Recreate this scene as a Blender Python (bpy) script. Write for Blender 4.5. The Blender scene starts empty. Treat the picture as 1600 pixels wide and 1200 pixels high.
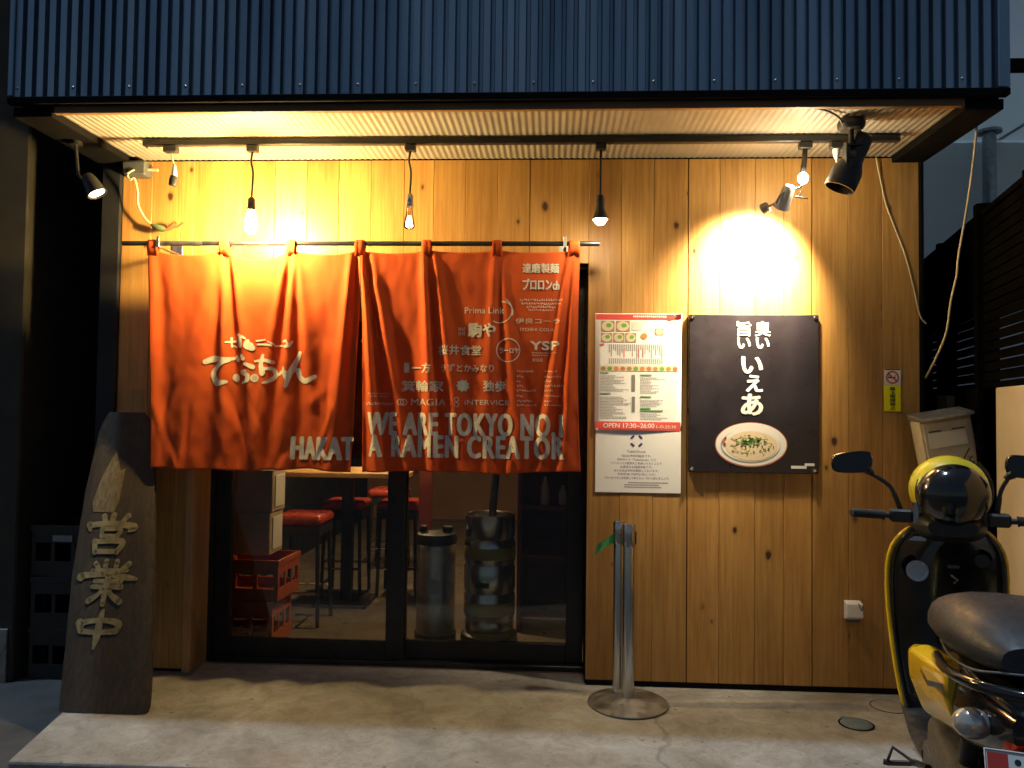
import bpy, bmesh, math, random
from mathutils import Vector, Matrix, noise
R = math.radians
random.seed(7)
SC = bpy.context.scene
COL = SC.collection

# ------------------------------------------------------------------ camera
cam_d = bpy.data.cameras.new('camera')
cam = bpy.data.objects.new('camera', cam_d); COL.objects.link(cam)
YAW, PITCH, ROLL = R(3.0), R(1.9), R(0.7)
fw = Vector((-math.sin(YAW)*math.cos(PITCH), math.cos(YAW)*math.cos(PITCH), math.sin(PITCH)))
rt = Vector((math.cos(YAW), math.sin(YAW), 0)); up = rt.cross(fw)
rt, up = rt*math.cos(ROLL)+up*math.sin(ROLL), up*math.cos(ROLL)-rt*math.sin(ROLL)
M = Matrix((rt, up, -fw)).transposed().to_4x4()
M.translation = Vector((0, -4.14, 1.455))
cam.matrix_world = M
cam_d.lens = 27.0; cam_d.sensor_width = 36.0; cam_d.clip_start = 0.05; cam_d.clip_end = 500
SC.camera = cam

# ------------------------------------------------------------------ night sky and the cool light from above
SUN_EL, SUN_AZ = 82.0, 250.0          # azimuth clockwise from +Y: the light comes from the street side
world = bpy.data.worlds.new('World'); SC.world = world; world.use_nodes = True
wn = world.node_tree.nodes; wl = world.node_tree.links; wn.clear()
wo = wn.new('ShaderNodeOutputWorld'); wb = wn.new('ShaderNodeBackground'); ws = wn.new('ShaderNodeTexSky')
ws.sky_type = 'NISHITA'; ws.sun_disc = False
ws.sun_elevation = R(SUN_EL); ws.sun_rotation = R(SUN_AZ)
wb.inputs['Strength'].default_value = 0.032
wl.new(ws.outputs['Color'], wb.inputs['Color']); wl.new(wb.outputs['Background'], wo.inputs['Surface'])
sd = bpy.data.lights.new('sun', 'SUN'); sun = bpy.data.objects.new('sun', sd); COL.objects.link(sun)
sd.energy = 1.7; sd.angle = R(2.6); sd.color = (0.60, 0.80, 1.0)
to_sun = Vector((math.sin(R(SUN_AZ))*math.cos(R(SUN_EL)), math.cos(R(SUN_AZ))*math.cos(R(SUN_EL)), math.sin(R(SUN_EL))))
sun.rotation_euler = to_sun.to_track_quat('Z', 'Y').to_euler(); sun.location = (0, -3, 9)
vs = SC.view_settings
vs.view_transform = 'Standard'; vs.look = 'None'; vs.exposure = 0.0; vs.gamma = 1.0; vs.use_curve_mapping = False
SC.cycles.use_denoising = True; SC.cycles.adaptive_threshold = 0.03
SC.cycles.max_bounces = 6; SC.cycles.transparent_max_bounces = 12
SC.cycles.sample_clamp_indirect = 6.0
SC.cycles.caustics_reflective = False; SC.cycles.caustics_refractive = False

# ------------------------------------------------------------------ materials
MAT = {}
def nodes(m): return m.node_tree.nodes, m.node_tree.links
def base(name, col, rough=0.6, metal=0.0, **kw):
    m = bpy.data.materials.new(name); m.use_nodes = True
    n, l = nodes(m); b = n['Principled BSDF']
    b.inputs['Base Color'].default_value = (*col, 1); b.inputs['Roughness'].default_value = rough
    b.inputs['Metallic'].default_value = metal
    for k, v in kw.items():
        b.inputs[k.replace('_', ' ')].default_value = v
    MAT[name] = m
    return m
def tc(m, scale=(1, 1, 1), rand=0.0):
    n, l = nodes(m)
    t = n.new('ShaderNodeTexCoord'); mp = n.new('ShaderNodeMapping'); mp.inputs['Scale'].default_value = scale
    src = t.outputs['Object']
    if rand:
        oi = n.new('ShaderNodeObjectInfo'); mu = n.new('ShaderNodeMath'); mu.operation = 'MULTIPLY'; mu.inputs[1].default_value = rand
        l.new(oi.outputs['Random'], mu.inputs[0])
        cb = n.new('ShaderNodeCombineXYZ'); l.new(mu.outputs[0], cb.inputs[0]); l.new(mu.outputs[0], cb.inputs[2])
        ad = n.new('ShaderNodeVectorMath'); ad.operation = 'ADD'
        l.new(src, ad.inputs[0]); l.new(cb.outputs[0], ad.inputs[1]); src = ad.outputs[0]
    l.new(src, mp.inputs['Vector'])
    return mp.outputs['Vector']
def noi(m, vec, scale, detail=5, rough=0.55, dist=0.0):
    n, l = nodes(m); t = n.new('ShaderNodeTexNoise')
    t.inputs['Scale'].default_value = scale; t.inputs['Detail'].default_value = detail
    t.inputs['Roughness'].default_value = rough; t.inputs['Distortion'].default_value = dist
    l.new(vec, t.inputs['Vector']); return t.outputs['Fac']
def ramp(m, fac, stops):
    n, l = nodes(m); r = n.new('ShaderNodeValToRGB'); e = r.color_ramp.elements
    while len(e) < len(stops): e.new(0.5)
    for el, (p, c) in zip(e, stops):
        el.position = p; el.color = (*c, 1) if len(c) == 3 else c
    l.new(fac, r.inputs['Fac']); return r.outputs['Color']
def mixc(m, fac, a, b, mode='MIX'):
    n, l = nodes(m); x = n.new('ShaderNodeMix'); x.data_type = 'RGBA'; x.blend_type = mode
    for s, v in ((x.inputs['Factor'], fac), (x.inputs['A'], a), (x.inputs['B'], b)):
        if hasattr(v, 'node'): l.new(v, s)
        elif isinstance(v, (int, float)): s.default_value = v
        else: s.default_value = (*v, 1)
    return x.outputs['Result']
def setc(m, out): n, l = nodes(m); l.new(out, n['Principled BSDF'].inputs['Base Color'])
def setr(m, out): n, l = nodes(m); l.new(out, n['Principled BSDF'].inputs['Roughness'])
def bump(m, h, strength=0.3, dist=0.01):
    n, l = nodes(m); b = n.new('ShaderNodeBump'); b.inputs['Strength'].default_value = strength; b.inputs['Distance'].default_value = dist
    l.new(h, b.inputs['Height']); l.new(b.outputs['Normal'], n['Principled BSDF'].inputs['Normal'])
def speck(name, c0, c1, scale=8, rough=0.6, metal=0.0, bs=0.15, bd=0.004, stretch=(1, 1, 1), **kw):
    m = base(name, c0, rough, metal, **kw); v = tc(m, stretch)
    f = noi(m, v, scale, 6)
    setc(m, ramp(m, f, [(0.32, c0), (0.68, c1)]))
    setr(m, ramp(m, noi(m, v, scale*2.3, 4), [(0.3, (max(rough-.12, .04),)*3), (0.7, (min(rough+.12, 1),)*3)]))
    if bs: bump(m, noi(m, v, scale*6, 4), bs, bd)
    return m
def emit(name, col, strength):
    m = bpy.data.materials.new(name); m.use_nodes = True; n, l = nodes(m); n.clear()
    o = n.new('ShaderNodeOutputMaterial'); e = n.new('ShaderNodeEmission')
    e.inputs['Color'].default_value = (*col, 1); e.inputs['Strength'].default_value = strength
    l.new(e.outputs[0], o.inputs['Surface']); MAT[name] = m; return m
def glass(name, tint=(1, 1, 1), gl=0.04, rough=0.02):
    m = bpy.data.materials.new(name); m.use_nodes = True; n, l = nodes(m); n.clear()
    o = n.new('ShaderNodeOutputMaterial'); t = n.new('ShaderNodeBsdfTransparent'); g = n.new('ShaderNodeBsdfGlossy')
    f = n.new('ShaderNodeFresnel'); f.inputs['IOR'].default_value = 1.5; mx = n.new('ShaderNodeMixShader')
    t.inputs['Color'].default_value = (*tint, 1); g.inputs['Roughness'].default_value = rough
    l.new(f.outputs[0], mx.inputs[0]); l.new(t.outputs[0], mx.inputs[1]); l.new(g.outputs[0], mx.inputs[2])
    l.new(mx.outputs[0], o.inputs['Surface']); MAT[name] = m; return m

def pine(name, dark, light, knots=True, rough=0.5, wear=0.25):
    m = base(name, light, rough); n, l = nodes(m)
    vr = tc(m, (1, 1, 1), rand=13.0)
    # long grain
    mp = n.new('ShaderNodeMapping'); mp.inputs['Scale'].default_value = (26, 26, 0.9); l.new(vr, mp.inputs['Vector'])
    g = noi(m, mp.outputs[0], 2.2, 6, 0.6, 0.6)
    c = ramp(m, g, [(0.28, dark), (0.5, tuple((a+b)/2 for a, b in zip(dark, light))), (0.72, light)])
    # broad tone per board
    oi = n.new('ShaderNodeObjectInfo')
    tone = ramp(m, oi.outputs['Random'], [(0.0, (0.68, 0.62, 0.54)), (0.35, (0.92, 0.90, 0.86)), (0.7, (1, 1, 1)), (1.0, (1.16, 1.13, 1.10))])
    c = mixc(m, 1.0, c, tone, 'MULTIPLY')
    # soft stains
    mp3 = n.new('ShaderNodeMapping'); mp3.inputs['Scale'].default_value = (5, 5, 1.1); l.new(vr, mp3.inputs['Vector'])
    s = noi(m, mp3.outputs[0], 1.3, 5, 0.6)
    st = ramp(m, s, [(0.30, (0.72, 0.62, 0.50)), (0.55, (1, 1, 1))])
    c = mixc(m, wear*3 if wear < .33 else 1.0, c, st, 'MULTIPLY')
    if knots:
        mp2 = n.new('ShaderNodeMapping'); mp2.inputs['Scale'].default_value = (7.5, 0.001, 4.6); l.new(vr, mp2.inputs['Vector'])
        v = n.new('ShaderNodeTexVoronoi'); v.inputs['Scale'].default_value = 1.0; v.inputs['Randomness'].default_value = 1.0
        wob = n.new('ShaderNodeTexNoise'); wob.inputs['Scale'].default_value = 9; l.new(mp2.outputs[0], wob.inputs['Vector'])
        l.new(mp2.outputs[0], v.inputs['Vector'])
        ad = n.new('ShaderNodeMath'); ad.operation = 'MULTIPLY_ADD'; l.new(wob.outputs['Fac'], ad.inputs[0]); ad.inputs[1].default_value = 0.08; l.new(v.outputs['Distance'], ad.inputs[2])
        sp = n.new('ShaderNodeSeparateColor'); l.new(v.outputs['Color'], sp.inputs[0])
        # the knot radius differs per cell and most cells have none
        rr = n.new('ShaderNodeMapRange'); rr.inputs['From Min'].default_value = 0.12; rr.inputs['From Max'].default_value = 1.0
        rr.inputs['To Min'].default_value = 0.0; rr.inputs['To Max'].default_value = 0.13; l.new(sp.outputs[0], rr.inputs['Value'])
        sb = n.new('ShaderNodeMath'); sb.operation = 'SUBTRACT'; l.new(ad.outputs[0], sb.inputs[0]); l.new(rr.outputs[0], sb.inputs[1])
        kf = ramp(m, sb.outputs[0], [(0.015, (1, 1, 1)), (0.075, (0, 0, 0))])
        halo = ramp(m, sb.outputs[0], [(0.05, (0.35, 0.35, 0.35)), (0.16, (0, 0, 0))])
        c = mixc(m, halo, c, tuple(a*0.55 for a in dark))
        c = mixc(m, kf, c, (0.055, 0.020, 0.008))
    setc(m, c)
    bump(m, g, 0.12, 0.003)
    return m

pine('pine_board', (0.37, 0.180, 0.046), (0.56, 0.318, 0.090))
pine('jamb_wood', (0.36, 0.20, 0.08), (0.50, 0.30, 0.12), knots=False)
pine('stained_wood', (0.17, 0.065, 0.025), (0.27, 0.11, 0.04), knots=False)
pine('table_wood', (0.42, 0.24, 0.08), (0.58, 0.36, 0.13), knots=False)
pine('old_plank', (0.022, 0.016, 0.011), (0.058, 0.042, 0.027), knots=False, rough=0.7)
speck('pale_wood_patch', (0.085, 0.065, 0.036), (0.17, 0.135, 0.075), 12, 0.7, stretch=(6, 6, 1))
speck('sign_paint', (0.13, 0.11, 0.055), (0.26, 0.22, 0.115), 22, 0.6)
speck('navy_steel', (0.18, 0.26, 0.33), (0.36, 0.46, 0.53), 2.2, 0.34, 0.85, bs=0.08, stretch=(2.2, 1, .22))
speck('black_trim', (0.005, 0.005, 0.006), (0.009, 0.009, 0.010), 6, 0.8, Specular_IOR_Level=0.05)
speck('dark_side', (0.012, 0.012, 0.014), (0.020, 0.020, 0.022), 3, 0.75, Specular_IOR_Level=0.25)
speck('brown_strip', (0.17, 0.09, 0.035), (0.26, 0.145, 0.06), 7, 0.55, stretch=(.4, 4, 4))
m = speck('soffit_sheet', (0.29, 0.27, 0.225), (0.36, 0.335, 0.285), 2.4, 0.5, bs=0.05)
speck('black_alu', (0.010, 0.010, 0.011), (0.018, 0.017, 0.017), 9, 0.38, 0.3, bs=0.03)
glass('pane_glass', (0.86, 0.88, 0.86))
glass('clear_glass', (0.97, 0.95, 0.9))
speck('black_plastic', (0.010, 0.010, 0.011), (0.02, 0.02, 0.021), 10, 0.42, bs=0.05)
speck('black_rubber', (0.012, 0.012, 0.012), (0.03, 0.029, 0.028), 14, 0.8)
speck('gloss_black', (0.006, 0.006, 0.007), (0.011, 0.011, 0.012), 6, 0.14, bs=0.0, Coat_Weight=0.5)
speck('helmet_black', (0.007, 0.007, 0.008), (0.011, 0.011, 0.011), 6, 0.11, bs=0.0, Coat_Weight=0.6)
speck('scooter_yellow', (0.66, 0.43, 0.008), (0.74, 0.50, 0.012), 4, 0.26, bs=0.02, Coat_Weight=0.4)
speck('helmet_yellow', (0.60, 0.50, 0.02), (0.68, 0.57, 0.03), 4, 0.3, bs=0.02, Coat_Weight=0.4)
speck('seat_vinyl', (0.016, 0.018, 0.023), (0.026, 0.029, 0.036), 26, 0.5, bs=0.2)
speck('grey_plastic', (0.065, 0.07, 0.078), (0.10, 0.105, 0.11), 14, 0.5)
speck('engine_grey', (0.10, 0.11, 0.12), (0.17, 0.18, 0.19), 18, 0.45, 0.5)
base('chrome', (0.75, 0.76, 0.77), 0.12, 1.0)
base('mirror_glass', (0.14, 0.135, 0.14), 0.06, 1.0)
base('brushed_steel', (0.54, 0.53, 0.52), 0.24, 1.0)
speck('plate_steel', (0.34, 0.33, 0.32), (0.46, 0.45, 0.43), 9, 0.42, 1.0, bs=0.06)
speck('galvanised', (0.26, 0.28, 0.30), (0.40, 0.42, 0.44), 30, 0.4, 0.8)
speck('green_tape', (0.012, 0.12, 0.035), (0.02, 0.17, 0.05), 18, 0.6)
base('white_plastic', (0.66, 0.64, 0.59), 0.4); base('cream_wire', (0.55, 0.47, 0.32), 0.55); base('black_wire', (0.015, 0.015, 0.015), 0.5)
base('green_plug', (0.10, 0.14, 0.06), 0.5)
speck('paper', (0.76, 0.75, 0.71), (0.80, 0.79, 0.76), 5, 0.45, bs=0.03)
speck('poster_black', (0.016, 0.013, 0.016), (0.026, 0.020, 0.026), 3, 0.34, bs=0.02)
for nm, c in (('ink_white', (0.82, 0.81, 0.78)), ('ink_red', (0.62, 0.075, 0.055)), ('ink_black', (0.03, 0.028, 0.028)), ('ink_grey', (0.20, 0.18, 0.17)),
              ('ink_green', (0.16, 0.33, 0.14)), ('ink_purple', (0.075, 0.04, 0.14)), ('ink_yellow', (0.90, 0.84, 0.0)), ('bowl_white', (0.78, 0.75, 0.70)),
              ('bowl_rim', (0.50, 0.16, 0.08)), ('bowl_shadow', (0.36, 0.33, 0.30)), ('broth', (0.72, 0.60, 0.40)), ('noodle', (0.78, 0.64, 0.36)), ('scallion', (0.16, 0.36, 0.05)),
              ('scallion_dark', (0.06, 0.15, 0.03)), ('photo_brown', (0.38, 0.22, 0.10)), ('photo_orange', (0.62, 0.22, 0.05)), ('photo_cream', (0.66, 0.55, 0.38)),
              ('plate_red', (0.55, 0.05, 0.04)), ('table_slate', (0.22, 0.21, 0.22)), ('pale_label', (0.62, 0.60, 0.52)), ('keg_yellow', (0.42, 0.28, 0.03))):
    base(nm, c, 0.5)
speck('cloth_print', (0.60, 0.54, 0.42), (0.74, 0.68, 0.56), 60, 0.85)
speck('vinyl_red', (0.36, 0.045, 0.022), (0.44, 0.06, 0.03), 12, 0.3, bs=0.05)
speck('crate_red', (0.40, 0.075, 0.02), (0.50, 0.11, 0.035), 10, 0.5)
speck('cream_box', (0.42, 0.32, 0.20), (0.52, 0.41, 0.27), 5, 0.6)
speck('shelf_red', (0.14, 0.028, 0.018), (0.20, 0.04, 0.024), 5, 0.5)
speck('inner_wall', (0.24, 0.13, 0.06), (0.32, 0.18, 0.085), 3, 0.7)
speck('inner_floor', (0.12, 0.10, 0.08), (0.20, 0.165, 0.13), 4, 0.38)
speck('mail_cream', (0.40, 0.345, 0.25), (0.48, 0.42, 0.31), 7, 0.5)
speck('fence_dark', (0.002, 0.002, 0.002), (0.004, 0.004, 0.004), 5, 0.9, Specular_IOR_Level=0.0)
speck('grey_siding', (0.76, 0.79, 0.79), (0.82, 0.84, 0.84), 1.8, 0.6, bs=0.05)
speck('pale_eave', (0.76, 0.78, 0.78), (0.82, 0.83, 0.83), 2, 0.7, bs=0.04)
speck('beige_wall', (0.42, 0.36, 0.27), (0.50, 0.435, 0.335), 2.2, 0.75, bs=0.15)
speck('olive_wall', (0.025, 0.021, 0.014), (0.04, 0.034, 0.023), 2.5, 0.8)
speck('clear_tail', (0.5, 0.48, 0.46), (0.7, 0.66, 0.6), 40, 0.08, 0.6)
base('amber', (0.7, 0.25, 0.02), 0.3); base('tail_red', (0.25, 0.015, 0.012), 0.2)
speck('drain_blue', (0.075, 0.11, 0.135), (0.11, 0.15, 0.175), 20, 0.6)

# milky canopy sheet: half the light passes through
m = base('pale_canopy', (0.80, 0.83, 0.83), 0.6); n, l = nodes(m)
tr = n.new('ShaderNodeBsdfTranslucent'); tr.inputs['Color'].default_value = (0.72, 0.76, 0.76, 1); mx = n.new('ShaderNodeMixShader'); mx.inputs[0].default_value = 0.5
l.new(n['Principled BSDF'].outputs[0], mx.inputs[1]); l.new(tr.outputs[0], mx.inputs[2]); l.new(mx.outputs[0], n['Material Output'].inputs['Surface'])
# asphalt and concrete
m = speck('asphalt', (0.035, 0.036, 0.038), (0.06, 0.06, 0.062), 3, 0.85, bs=0.5, bd=0.01)
m = base('concrete', (0.3, 0.29, 0.27), 0.7); v = tc(m)
a = ramp(m, noi(m, v, 1.6, 8, 0.62, 0.5), [(0.30, (0.175, 0.160, 0.140)), (0.5, (0.27, 0.26, 0.24)), (0.70, (0.37, 0.365, 0.35))])
b = ramp(m, noi(m, v, 7.5, 8, 0.7, 1.2), [(0.34, (0.62, 0.58, 0.52)), (0.6, (1, 1, 1))])
c = ramp(m, noi(m, v, 60, 4, 0.7), [(0.25, (0.72, 0.72, 0.72)), (0.5, (1, 1, 1)), (0.8, (1.1, 1.1, 1.1))])
c2 = mixc(m, 0.8, a, b, 'MULTIPLY'); c2 = mixc(m, 0.8, c2, c, 'MULTIPLY')
mp = tc(m, (0.9, 2.4, 1)); st = ramp(m, noi(m, mp, 1.1, 6, 0.6, 0.8), [(0.56, (0, 0, 0)), (0.72, (0.55, 0.55, 0.55))])
c2 = mixc(m, st, c2, (0.17, 0.115, 0.06))
n, l = nodes(m)
vo = n.new('ShaderNodeTexVoronoi'); vo.inputs['Scale'].default_value = 7.0; l.new(v, vo.inputs['Vector'])
c2 = mixc(m, ramp(m, vo.outputs['Distance'], [(0.045, (.75, .75, .75)), (0.075, (0, 0, 0))]), c2, (0.06, 0.055, 0.05))
vg = n.new('ShaderNodeTexVoronoi'); vg.inputs['Scale'].default_value = 85.0; l.new(v, vg.inputs['Vector'])
c2 = mixc(m, ramp(m, vg.outputs['Distance'], [(0.10, (.55, .55, .55)), (0.22, (0, 0, 0))]), c2, (0.10, 0.095, 0.085))
wp = n.new('ShaderNodeTexNoise'); wp.inputs['Scale'].default_value = 3.0; wp.inputs['Detail'].default_value = 6; l.new(v, wp.inputs['Vector'])
wa = n.new('ShaderNodeVectorMath'); wa.operation = 'MULTIPLY_ADD'; wa.inputs[1].default_value = (.35, .35, .0); l.new(wp.outputs['Color'], wa.inputs[0]); l.new(v, wa.inputs[2])
ck = n.new('ShaderNodeTexVoronoi'); ck.feature = 'DISTANCE_TO_EDGE'; ck.inputs['Scale'].default_value = 0.30; l.new(wa.outputs[0], ck.inputs['Vector'])
c2 = mixc(m, ramp(m, ck.outputs['Distance'], [(0.0005, (.5, .5, .5)), (0.0016, (0, 0, 0))]), c2, (0.06, 0.055, 0.05))
setc(m, c2); setr(m, ramp(m, noi(m, v, 3, 5), [(0.3, (0.5, 0.5, 0.5)), (0.7, (0.85, 0.85, 0.85))]))
bump(m, noi(m, v, 40, 8, 0.7), 0.35, 0.006)

# shop curtain cloth: woven, a little light passes through
m = base('noren_cloth', (0.60, 0.075, 0.014), 0.9); n, l = nodes(m); v = tc(m)
cc = ramp(m, noi(m, v, 5, 5), [(0.3, (0.60, 0.085, 0.012)), (0.7, (0.70, 0.115, 0.015))]); setc(m, cc)
wv = n.new('ShaderNodeTexNoise'); wv.inputs['Scale'].default_value = 420; l.new(v, wv.inputs['Vector']); bump(m, wv.outputs['Fac'], 0.15, 0.001)
tr = n.new('ShaderNodeBsdfTranslucent'); l.new(cc, tr.inputs['Color']); mx = n.new('ShaderNodeMixShader'); mx.inputs[0].default_value = 0.28
out = n['Material Output']; l.new(n['Principled BSDF'].outputs[0], mx.inputs[1]); l.new(tr.outputs[0], mx.inputs[2]); l.new(mx.outputs[0], out.inputs['Surface'])

WARM = (1.0, 0.60, 0.22); NEUT = (1.0, 0.86, 0.62)
emit('bulb_hot', (1.0, 0.70, 0.27), 2700)
emit('bulb_white', (1.0, 0.82, 0.50), 420)
emit('bulb_spot', (1.0, 0.84, 0.52), 450)
emit('filament', (1.0, 0.62, 0.26), 60)
emit('lamp_face', (1.0, 0.90, 0.72), 7)
emit('inner_lamp', (1.0, 0.66, 0.32), 900)

# ------------------------------------------------------------------ mesh helpers
ORG = {}
class MB:
    def __init__(s): s.v = []; s.f = []
    def add(s, vs, fs):
        o = len(s.v); s.v += [tuple(p) for p in vs]; s.f += [tuple(i+o for i in f) for f in fs]; return s
    def box(s, x0, x1, y0, y1, z0, z1, ch=0.0, rot=None, pivot=None):
        if ch <= 0:
            vs = [(x, y, z) for x in (x0, x1) for y in (y0, y1) for z in (z0, z1)]
            fs = [(0, 1, 3, 2), (4, 6, 7, 5), (0, 4, 5, 1), (2, 3, 7, 6), (0, 2, 6, 4), (1, 5, 7, 3)]
        else:
            bm = bmesh.new(); bmesh.ops.create_cube(bm, size=1)
            for w in bm.verts: w.co = Vector(((x0+x1)/2+w.co.x*(x1-x0), (y0+y1)/2+w.co.y*(y1-y0), (z0+z1)/2+w.co.z*(z1-z0)))
            bmesh.ops.bevel(bm, geom=bm.edges[:], offset=ch, segments=1, affect='EDGES', profile=0.5)
            bm.verts.index_update(); vs = [tuple(w.co) for w in bm.verts]; fs = [tuple(w.index for w in f.verts) for f in bm.faces]; bm.free()
        if rot is not None:
            p = Vector(pivot) if pivot else Vector(((x0+x1)/2, (y0+y1)/2, (z0+z1)/2)); vs = [tuple(p+rot@(Vector(q)-p)) for q in vs]
        return s.add(vs, fs)
    def tube(s, pts, r, n=8, cap=True):
        pts = [Vector(p) for p in pts]; rs = r if isinstance(r, (list, tuple)) else [r]*len(pts)
        vs = []; fs = []; ref = None
        for i, p in enumerate(pts):
            t = (pts[min(i+1, len(pts)-1)]-pts[max(i-1, 0)]).normalized()
            if ref is None: ref = Vector((0, 0, 1)) if abs(t.z) < .9 else Vector((1, 0, 0))
            a = t.cross(ref).normalized(); b = t.cross(a).normalized(); ref = b.cross(t) * 1.0 if False else ref
            if abs(t.dot(ref)) > .95: ref = a
            for k in range(n):
                an = 2*math.pi*k/n; vs.append(p+(a*math.cos(an)+b*math.sin(an))*rs[i])
        for i in range(len(pts)-1):
            for k in range(n):
                k2 = (k+1) % n; fs.append((i*n+k, i*n+k2, (i+1)*n+k2, (i+1)*n+k))
        if cap: fs.append(tuple(range(n))[::-1]); fs.append(tuple((len(pts)-1)*n+k for k in range(n)))
        return s.add(vs, fs)
    def lathe(s, prof, org=(0, 0, 0), axis=(0, 0, 1), n=24, closed=False):
        ax = Vector(axis).normalized(); a = ax.orthogonal().normalized(); b = ax.cross(a); o = Vector(org); vs = []; fs = []
        for (r, h) in prof:
            for k in range(n):
                an = 2*math.pi*k/n; vs.append(o+ax*h+(a*math.cos(an)+b*math.sin(an))*max(r, 1e-5))
        m_ = len(prof)
        for i in range(m_ if closed else m_-1):
            j = (i+1) % m_
            for k in range(n):
                k2 = (k+1) % n; fs.append((i*n+k, i*n+k2, j*n+k2, j*n+k))
        return s.add(vs, fs)
    def prism(s, poly, axis, a0, a1):
        """poly of 2-D points in the two other axes (cyclic order), extruded along axis from a0 to a1"""
        def P(q, a): return {'x': (a, q[0], q[1]), 'y': (q[0], a, q[1]), 'z': (q[0], q[1], a)}[axis]
        n = len(poly); vs = [P(q, a0) for q in poly]+[P(q, a1) for q in poly]
        fs = [tuple(range(n))[::-1], tuple(range(n, 2*n))]+[(i, (i+1) % n, n+(i+1) % n, n+i) for i in range(n)]
        return s.add(vs, fs)
    def loft(s, rings, cap=True):
        n = len(rings[0]); vs = [p for r in rings for p in r]; fs = []
        for i in range(len(rings)-1):
            for k in range(n):
                k2 = (k+1) % n; fs.append((i*n+k, i*n+k2, (i+1)*n+k2, (i+1)*n+k))
        if cap: fs.append(tuple(range(n))[::-1]); fs.append(tuple((len(rings)-1)*n+k for k in range(n)))
        return s.add(vs, fs)
    def ell(s, c, rx, ry, rz, nu=20, nv=12, rot=None):
        vs = []; fs = []
        for i in range(nv+1):
            t = math.pi*i/nv
            for k in range(nu):
                p = 2*math.pi*k/nu; q = Vector((rx*math.sin(t)*math.cos(p), ry*math.sin(t)*math.sin(p), rz*math.cos(t)))
                if i in (0, nv): q = q + Vector((1e-5*math.cos(p), 1e-5*math.sin(p), 0))
                if rot: q = rot@q
                vs.append(Vector(c)+q)
        for i in range(nv):
            for k in range(nu):
                k2 = (k+1) % nu; fs.append((i*nu+k, (i+1)*nu+k, (i+1)*nu+k2, i*nu+k2))
        return s.add(vs, fs)
    def build(s, name, mat, parent=None, smooth=False, sub=0, solid=0.0, bev=0.0):
        me = bpy.data.meshes.new(name); o = ORG.get(parent.name, Vector()) if parent else Vector()
        me.from_pydata([tuple(Vector(p)-o) for p in s.v], [], s.f); me.update()
        bm = bmesh.new(); bm.from_mesh(me); bmesh.ops.recalc_face_normals(bm, faces=bm.faces); bm.to_mesh(me); bm.free()
        me.materials.append(MAT[mat])
        ob = bpy.data.objects.new(name, me); COL.objects.link(ob)
        if parent: ob.parent = parent; ORG[ob.name] = o
        else: ORG[ob.name] = Vector()
        if smooth:
            for p in me.polygons: p.use_smooth = True
            if smooth == 'auto':
                try: me.set_sharp_from_angle(angle=R(38))
                except Exception: pass
        if bev:
            md = ob.modifiers.new('bevel', 'BEVEL'); md.width = bev; md.segments = 2; md.limit_method = 'ANGLE'; md.angle_limit = R(35)
        if solid:
            md = ob.modifiers.new('solid', 'SOLIDIFY'); md.thickness = solid; md.offset = 0
        if sub:
            md = ob.modifiers.new('sub', 'SUBSURF'); md.levels = sub; md.render_levels = sub
        return ob
def thing(name, label, cat, loc=(0, 0, 0), group=None, rot=None, local=False):
    o = bpy.data.objects.new(name, None); o.empty_display_size = 0.05; COL.objects.link(o); o.location = loc
    if rot: o.rotation_euler = rot
    o['label'] = label; o['category'] = cat
    if group: o['group'] = group
    ORG[o.name] = Vector((0, 0, 0)) if (local or rot) else Vector(loc)
    return o
def tag(o, label, cat, group=None):
    o['label'] = label; o['category'] = cat
    if group: o['group'] = group
    return o
def structure(o): o['kind'] = 'structure'; return o
def stuff(o): o['kind'] = 'stuff'; return o
def copy_tree(o, parent=None):
    c = o.copy(); COL.objects.link(c); c.parent = parent
    for ch in list(o.children): copy_tree(ch, c)
    return c
def catmull(pts, n=6):
    P = [Vector(p) for p in pts]; P = [P[0]*2-P[1]]+P+[P[-1]*2-P[-2]]; out = []
    for i in range(1, len(P)-2):
        for k in range(n):
            t = k/n; a, b, c, d = P[i-1:i+3]
            out.append(0.5*((2*b)+(c-a)*t+(2*a-5*b+4*c-d)*t*t+(3*b-a-3*c+d)*t**3))
    out.append(P[-2]); return out

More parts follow.
